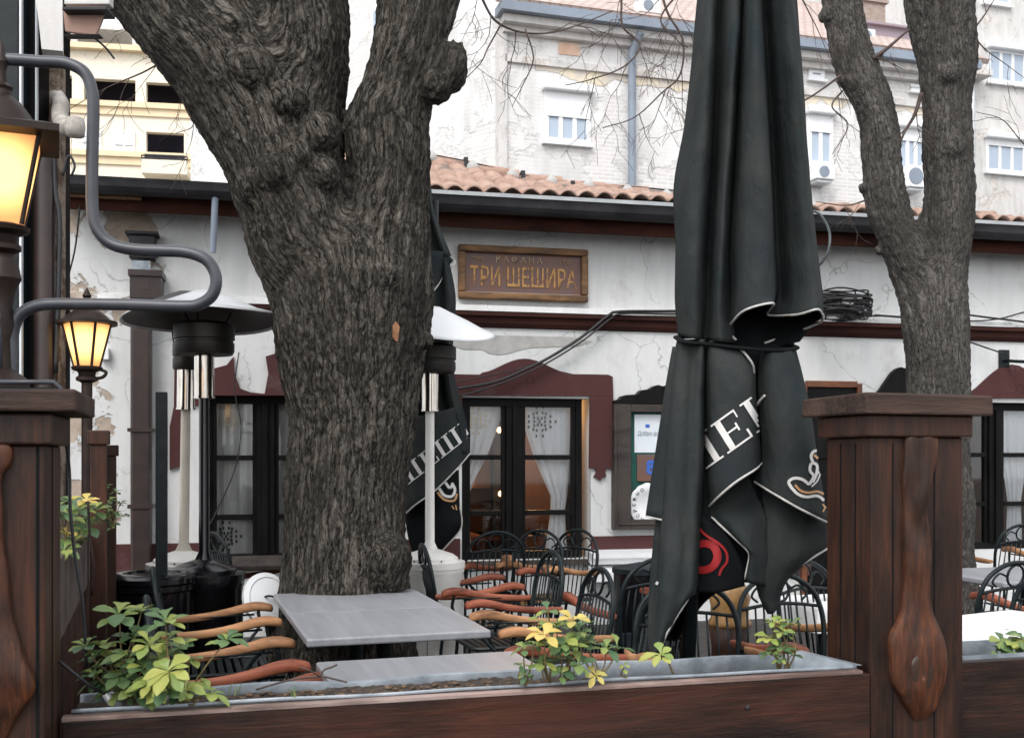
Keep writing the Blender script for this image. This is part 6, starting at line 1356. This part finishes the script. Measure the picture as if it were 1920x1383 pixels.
# stone corbel under the pier
m = MB(); m.tube(cr([W(100, 175, 5.2), W(114, 195, 5.15), W(112, 215, 5.1), W(120, 238, 5.0), W(138, 240, 4.9)], 5), [.02]*6+[.03]*6+[.045]*4+[.05]*5 if False else .04, 12); m.lathe(W(141, 239, 4.88), [(.001, -.05), (.04, -.04), (.045, .0), (.04, .04), (.001, .05)], 14)
m.build('stone_corbel', simple('pale weathered stone', (.50, .47, .43), (.30, .27, .24), .9, scale=14, lo=.4, hi=.6), ch, smooth=True, world=True)
m = MB(); m.tube(cr([W(100, 250, 5), W(104, 360, 5), W(112, 420, 5), W(108, 600, 5), W(104, 700, 5)], 4), .012, 8); m.tube(cr([W(118, 330, 5), W(128, 292, 5), W(140, 310, 5), W(134, 330, 5)], 4), .006, 6); m.build('conduit', MT['cable'], ch, world=True, smooth=True)
wbox(-300, 66, 700, 1500, 5.45, 5.5, 'wall_base', 'darkwood', 0)
# stacked dark planks behind the left post
# ================================================================ plants
def leafgeo(m, base, dirv, up, L, w_, droop=.35, toothed=True):
    """an obovate leaf, folded a little along its midrib, with a blunt toothed tip"""
    d_ = dirv.normalized(); s = d_.cross(up); 
    if s.length < 1e-4: s = d_.orthogonal()
    s.normalize(); u = s.cross(d_).normalized(); n = 7; rows = []
    wt = [.07, .22, .42, .72, 1.0, 1.04, .70, .08]
    tw = random.uniform(-.25, .25)
    for i in range(n+1):
        t = i/n; c = base+d_*(L*t)-Vector((0, 0, 1))*(droop*L*t*t)+u*(.08*L*math.sin(math.pi*t)); ww = w_*wt[i]*(1+(.10 if (toothed and i in (4, 6)) else 0))
        rows.append([c-s*ww+u*(ww*(.12+tw)), c-s*ww*.5+u*(ww*.10), c, c+s*ww*.5+u*(ww*.10), c+s*ww+u*(ww*(.12-tw))])
    m.grid(rows)
def cluster(m, tip, axis, n, L, w_, rnd, droop=.22, spread=1.0):
    a0 = rnd.uniform(0, 6); ax = axis.normalized(); x = ax.orthogonal().normalized(); y = ax.cross(x)
    for k in range(n):
        a = a0+6.283*k/n+rnd.uniform(-.25, .25); el = rnd.uniform(-.1, .35) if k % 2 else rnd.uniform(.15, .7)
        dv = (x*math.cos(a)+y*math.sin(a))*spread+ax*el; l = L*rnd.uniform(.72, 1.12); leafgeo(m, tip+ax*rnd.uniform(-.01, .006), dv, ax, l, w_*l/L*rnd.uniform(.85, 1.15), droop*rnd.uniform(.4, 1.4))
def plant(name, label, tips, basepts, L, seed, cat='plant', leaves=8, group=None, stem_r=.0028, yel='leaflime'):
    """tips: (px, py, depth[, yellow]); each tip has a stem from the nearest base point"""
    rnd = random.Random(seed); random.seed(seed); b0 = W(*basepts[0]); t = root(name, label, cat, b0, 0, group)
    mg, my, ms = MB(), MB(), MB(); ylw = MT[yel]
    for i, tp_ in enumerate(tips):
        tip = W(*tp_[:3]); bs = min((W(*b) for b in basepts), key=lambda q: (q-tip).length); ye = len(tp_) > 3 and tp_[3]
        mid = bs.lerp(tip, .5)+Vector((rnd.uniform(-.02, .02), rnd.uniform(-.02, .02), rnd.uniform(-.015, .01)))
        P = cr([bs, mid, tip], 5); ms.tube(P, [stem_r*(1.2-.6*k/(len(P)-1)) for k in range(len(P))], 6)
        ax = ((tip-mid).normalized()*.5+Vector((0, -.25, .8))).normalized()
        lv_ = (tp_[4] if len(tp_) > 4 else leaves)+1; sz = tp_[5] if len(tp_) > 5 else 1
        cluster(my if ye else mg, tip, ax, lv_, L*sz, L*sz*.235, rnd)
        if rnd.random() < .6 and not (len(tp_) > 5):
            q = bs.lerp(tip, rnd.uniform(.55, .8)); leafgeo(mg, q, Vector((rnd.uniform(-1, 1), rnd.uniform(-1, .3), .3)), Vector((0, 0, 1)), L*.7, L*.17)
    ms.build('stem', MT['stem'], t, smooth=True, world=True)
    if mg.v: f_ = mg.build('foliage', MT['leaf'], t, smooth=True, world=True, recalc=False)
    if my.v: f_ = my.build('foliage', ylw, t, smooth=True, world=True, recalc=False)
    return t
z2 = lambda x, y, d_, *r: (x*.3491, 900+y*.3491, d_, *r)
tips = [z2(640, 720, 2.78, 0, 8, 1.05), z2(890, 762, 2.74, 0), z2(715, 840, 2.80), z2(1215, 862, 2.80, 0, 8, .85), z2(905, 1020, 2.70, 1), z2(500, 1035, 2.80, 0, 7, .8), z2(690, 950, 2.78), z2(815, 1090, 2.72, 1), z2(1130, 1135, 2.80, 1), z2(600, 985, 2.84), z2(730, 1130, 2.76), z2(960, 900, 2.80), z2(460, 885, 2.84, 0, 7, .9), z2(800, 880, 2.76, 1, 7, .9), z2(560, 900, 2.86), z2(900, 1120, 2.72), z2(1000, 1130, 2.74, 1, 7, .8), z2(660, 1060, 2.78), z2(860, 960, 2.80), z2(770, 1010, 2.76), z2(620, 1120, 2.80), z2(560, 1080, 2.84), z2(1020, 960, 2.82, 0, 7, .7), z2(950, 1150, 2.78, 0, 7, .8), z2(700, 1160, 2.80, 0, 7, .8), z2(1040, 1160, 2.80, 0, 6, .7), z2(830, 1170, 2.78, 0, 7, .7), z2(760, 700, 2.86, 0, 7, .8), z2(500, 960, 2.9, 0, 6, .8), z2(900, 860, 2.75, 1, 3, .8)]
plant('leafy_bush', 'full green and yellow leafy bush at the left end of the front planter', tips, [(250, 1318, 2.80), (300, 1318, 2.82), (340, 1318, 2.80)], .066, 21)
z6 = lambda x, y, d_, *r: (740+x*.3254, 860+y*.3254, d_, *r)
tips = [z6(1030, 920, 3.02, 1, 5, .9), z6(860, 1010, 2.98, 1, 6, 1.05), z6(930, 975, 3.05), z6(1060, 990, 3.05), z6(1090, 930, 3.1, 0, 5, .8), z6(880, 870, 3.05, 0, 4, .7), z6(740, 1090, 3.0, 0, 6, .7), z6(1010, 1090, 3.0, 0, 6, .9), z6(900, 1080, 3.05), z6(1060, 1190, 3.0, 0, 6, .9), z6(1220, 1100, 3.08, 0, 6, .9), z6(1280, 1085, 3.1, 0, 4, .9), z6(850, 1180, 3.02, 0, 6, .8), z6(960, 1230, 3.0, 0, 7, .7), z6(760, 1250, 3.0, 0, 5, .5), z6(1160, 1250, 3.02, 1, 5, .6), z6(730, 1190, 3.0, 0, 3, .6), z6(830, 930, 3.1, 0, 3, .7), z6(800, 1070, 3.04, 0, 5, .7), z6(1000, 1150, 3.06), z6(1090, 1060, 3.08, 0, 6, .8), z6(980, 1060, 3.0, 0, 6, .8)]
plant('flowering_bush', 'straggly leafy bush with yellowed top leaves in the middle of the planter', tips, [(985, 1284, 3.02), (1030, 1278, 3.04), (1060, 1276, 3.05), (1120, 1270, 3.05)], .061, 33, yel='leafyellow')
plant('small_seedling', 'single whorl of yellow green leaves on one stem in the planter', [z6(1535, 1130, 3.1, 1, 7, 1.05)], [(1262, 1262, 3.15)], .058, 5, group=None)
plant('tiny_sprout', 'tiny two leaved sprout in bare soil left of the single leaf whorl', [z6(1322, 1200, 3.08, 1, 4, .45)], [(1176, 1268, 3.1)], .05, 8)
z7 = lambda x, y, d_, *r: (1300+x*.378, 860+y*.378, d_, *r)
plant('young_shrub', 'small bright shrub at the right end of the planter beside the post', [z7(400, 815, 3.3, 1, 7, .9), z7(370, 880, 3.3, 1), z7(480, 820, 3.32, 0, 6, .9), z7(440, 850, 3.28, 0, 6, .8), z7(440, 940, 3.28, 0, 7, .9), z7(380, 965, 3.28, 0, 6, .8), z7(490, 965, 3.3, 0, 6, .8), z7(430, 990, 3.26, 0, 5, .6), z7(470, 870, 3.3, 0, 5, .6)], [(1458, 1256, 3.3), (1478, 1254, 3.3)], .052, 12)
plant('edge_shrub', 'pale green shrub in the planter at the right edge of the picture', [z7(1530, 900, 3.62, 0, 7), z7(1590, 915, 3.6, 1, 7), z7(1640, 900, 3.6, 0, 8), z7(1530, 965, 3.58, 0, 7), z7(1600, 960, 3.58, 0, 7), z7(1670, 950, 3.6, 0, 7)], [(1880, 1240, 3.62), (1905, 1240, 3.62)], .062, 14)
plant('trailing_plant', 'leafy plant with one yellow rosette in the raised side planter', [(162, 938, 3.5, 1, 7), (150, 958, 3.45), (180, 955, 3.55), (130, 940, 3.4, 0, 6, .8), (160, 985, 3.5), (125, 1000, 3.35, 1, 6, .8), (140, 1012, 3.4), (120, 1030, 3.3), (178, 975, 3.6), (128, 965, 3.35), (150, 1000, 3.45, 0, 6, .7), (115, 960, 3.3)], [(140, 1028, 3.5), (125, 1040, 3.35)], .06, 18, yel='leafyellow')
plant('dark_shrub', 'darker small leaved shrub farther along the raised side planter', [(205, 940, 4.6, 0, 7, .8), (215, 960, 4.6, 0, 7, .8), (225, 945, 4.7, 0, 7, .7), (200, 965, 4.6, 0, 7, .7), (218, 920, 4.7, 0, 6, .6), (232, 965, 4.8, 0, 6, .6), (210, 985, 4.6, 0, 6, .6), (200, 912, 4.6, 0, 6, .5)], [(212, 990, 4.6)], .06, 19)
# grass blades and one dry twig in the soil
m = MB(); random.seed(2)
for px, py in ((430, 1296), (447, 1297), (545, 1307), (552, 1308), (440, 1300), (550, 1303)):
    b = W(px, py+4, 2.86); m.tube([b, b+Vector((.003, 0, .015)), b+Vector((random.uniform(-.01, .01), 0, .035))], [.0018, .0015, .0004], 5)
tag(m.build('grass', MT['leaf'], None), kind='stuff')
m = MB(); m.tube(cr([W(480, 1292, 2.95), W(540, 1275, 3.0), W(600, 1268, 3.05), W(625, 1272, 3.05), W(650, 1278, 3.0)], 4), .003, 6); m.tube(cr([W(600, 1268, 3.05), W(608, 1255, 3.05), W(622, 1250, 3.05), W(632, 1245, 3.05)], 4), .003, 6); m.tube(cr([W(600, 1268, 3.05), W(580, 1256, 3.0), W(560, 1250, 3.0)], 3), .002, 6)
tag(m.build('dry_twig', MT['twig'], None, smooth=True), 'bare grey forked twig lying over the planter rim by the near table', 'twig')
bpy.context.view_layer.update()
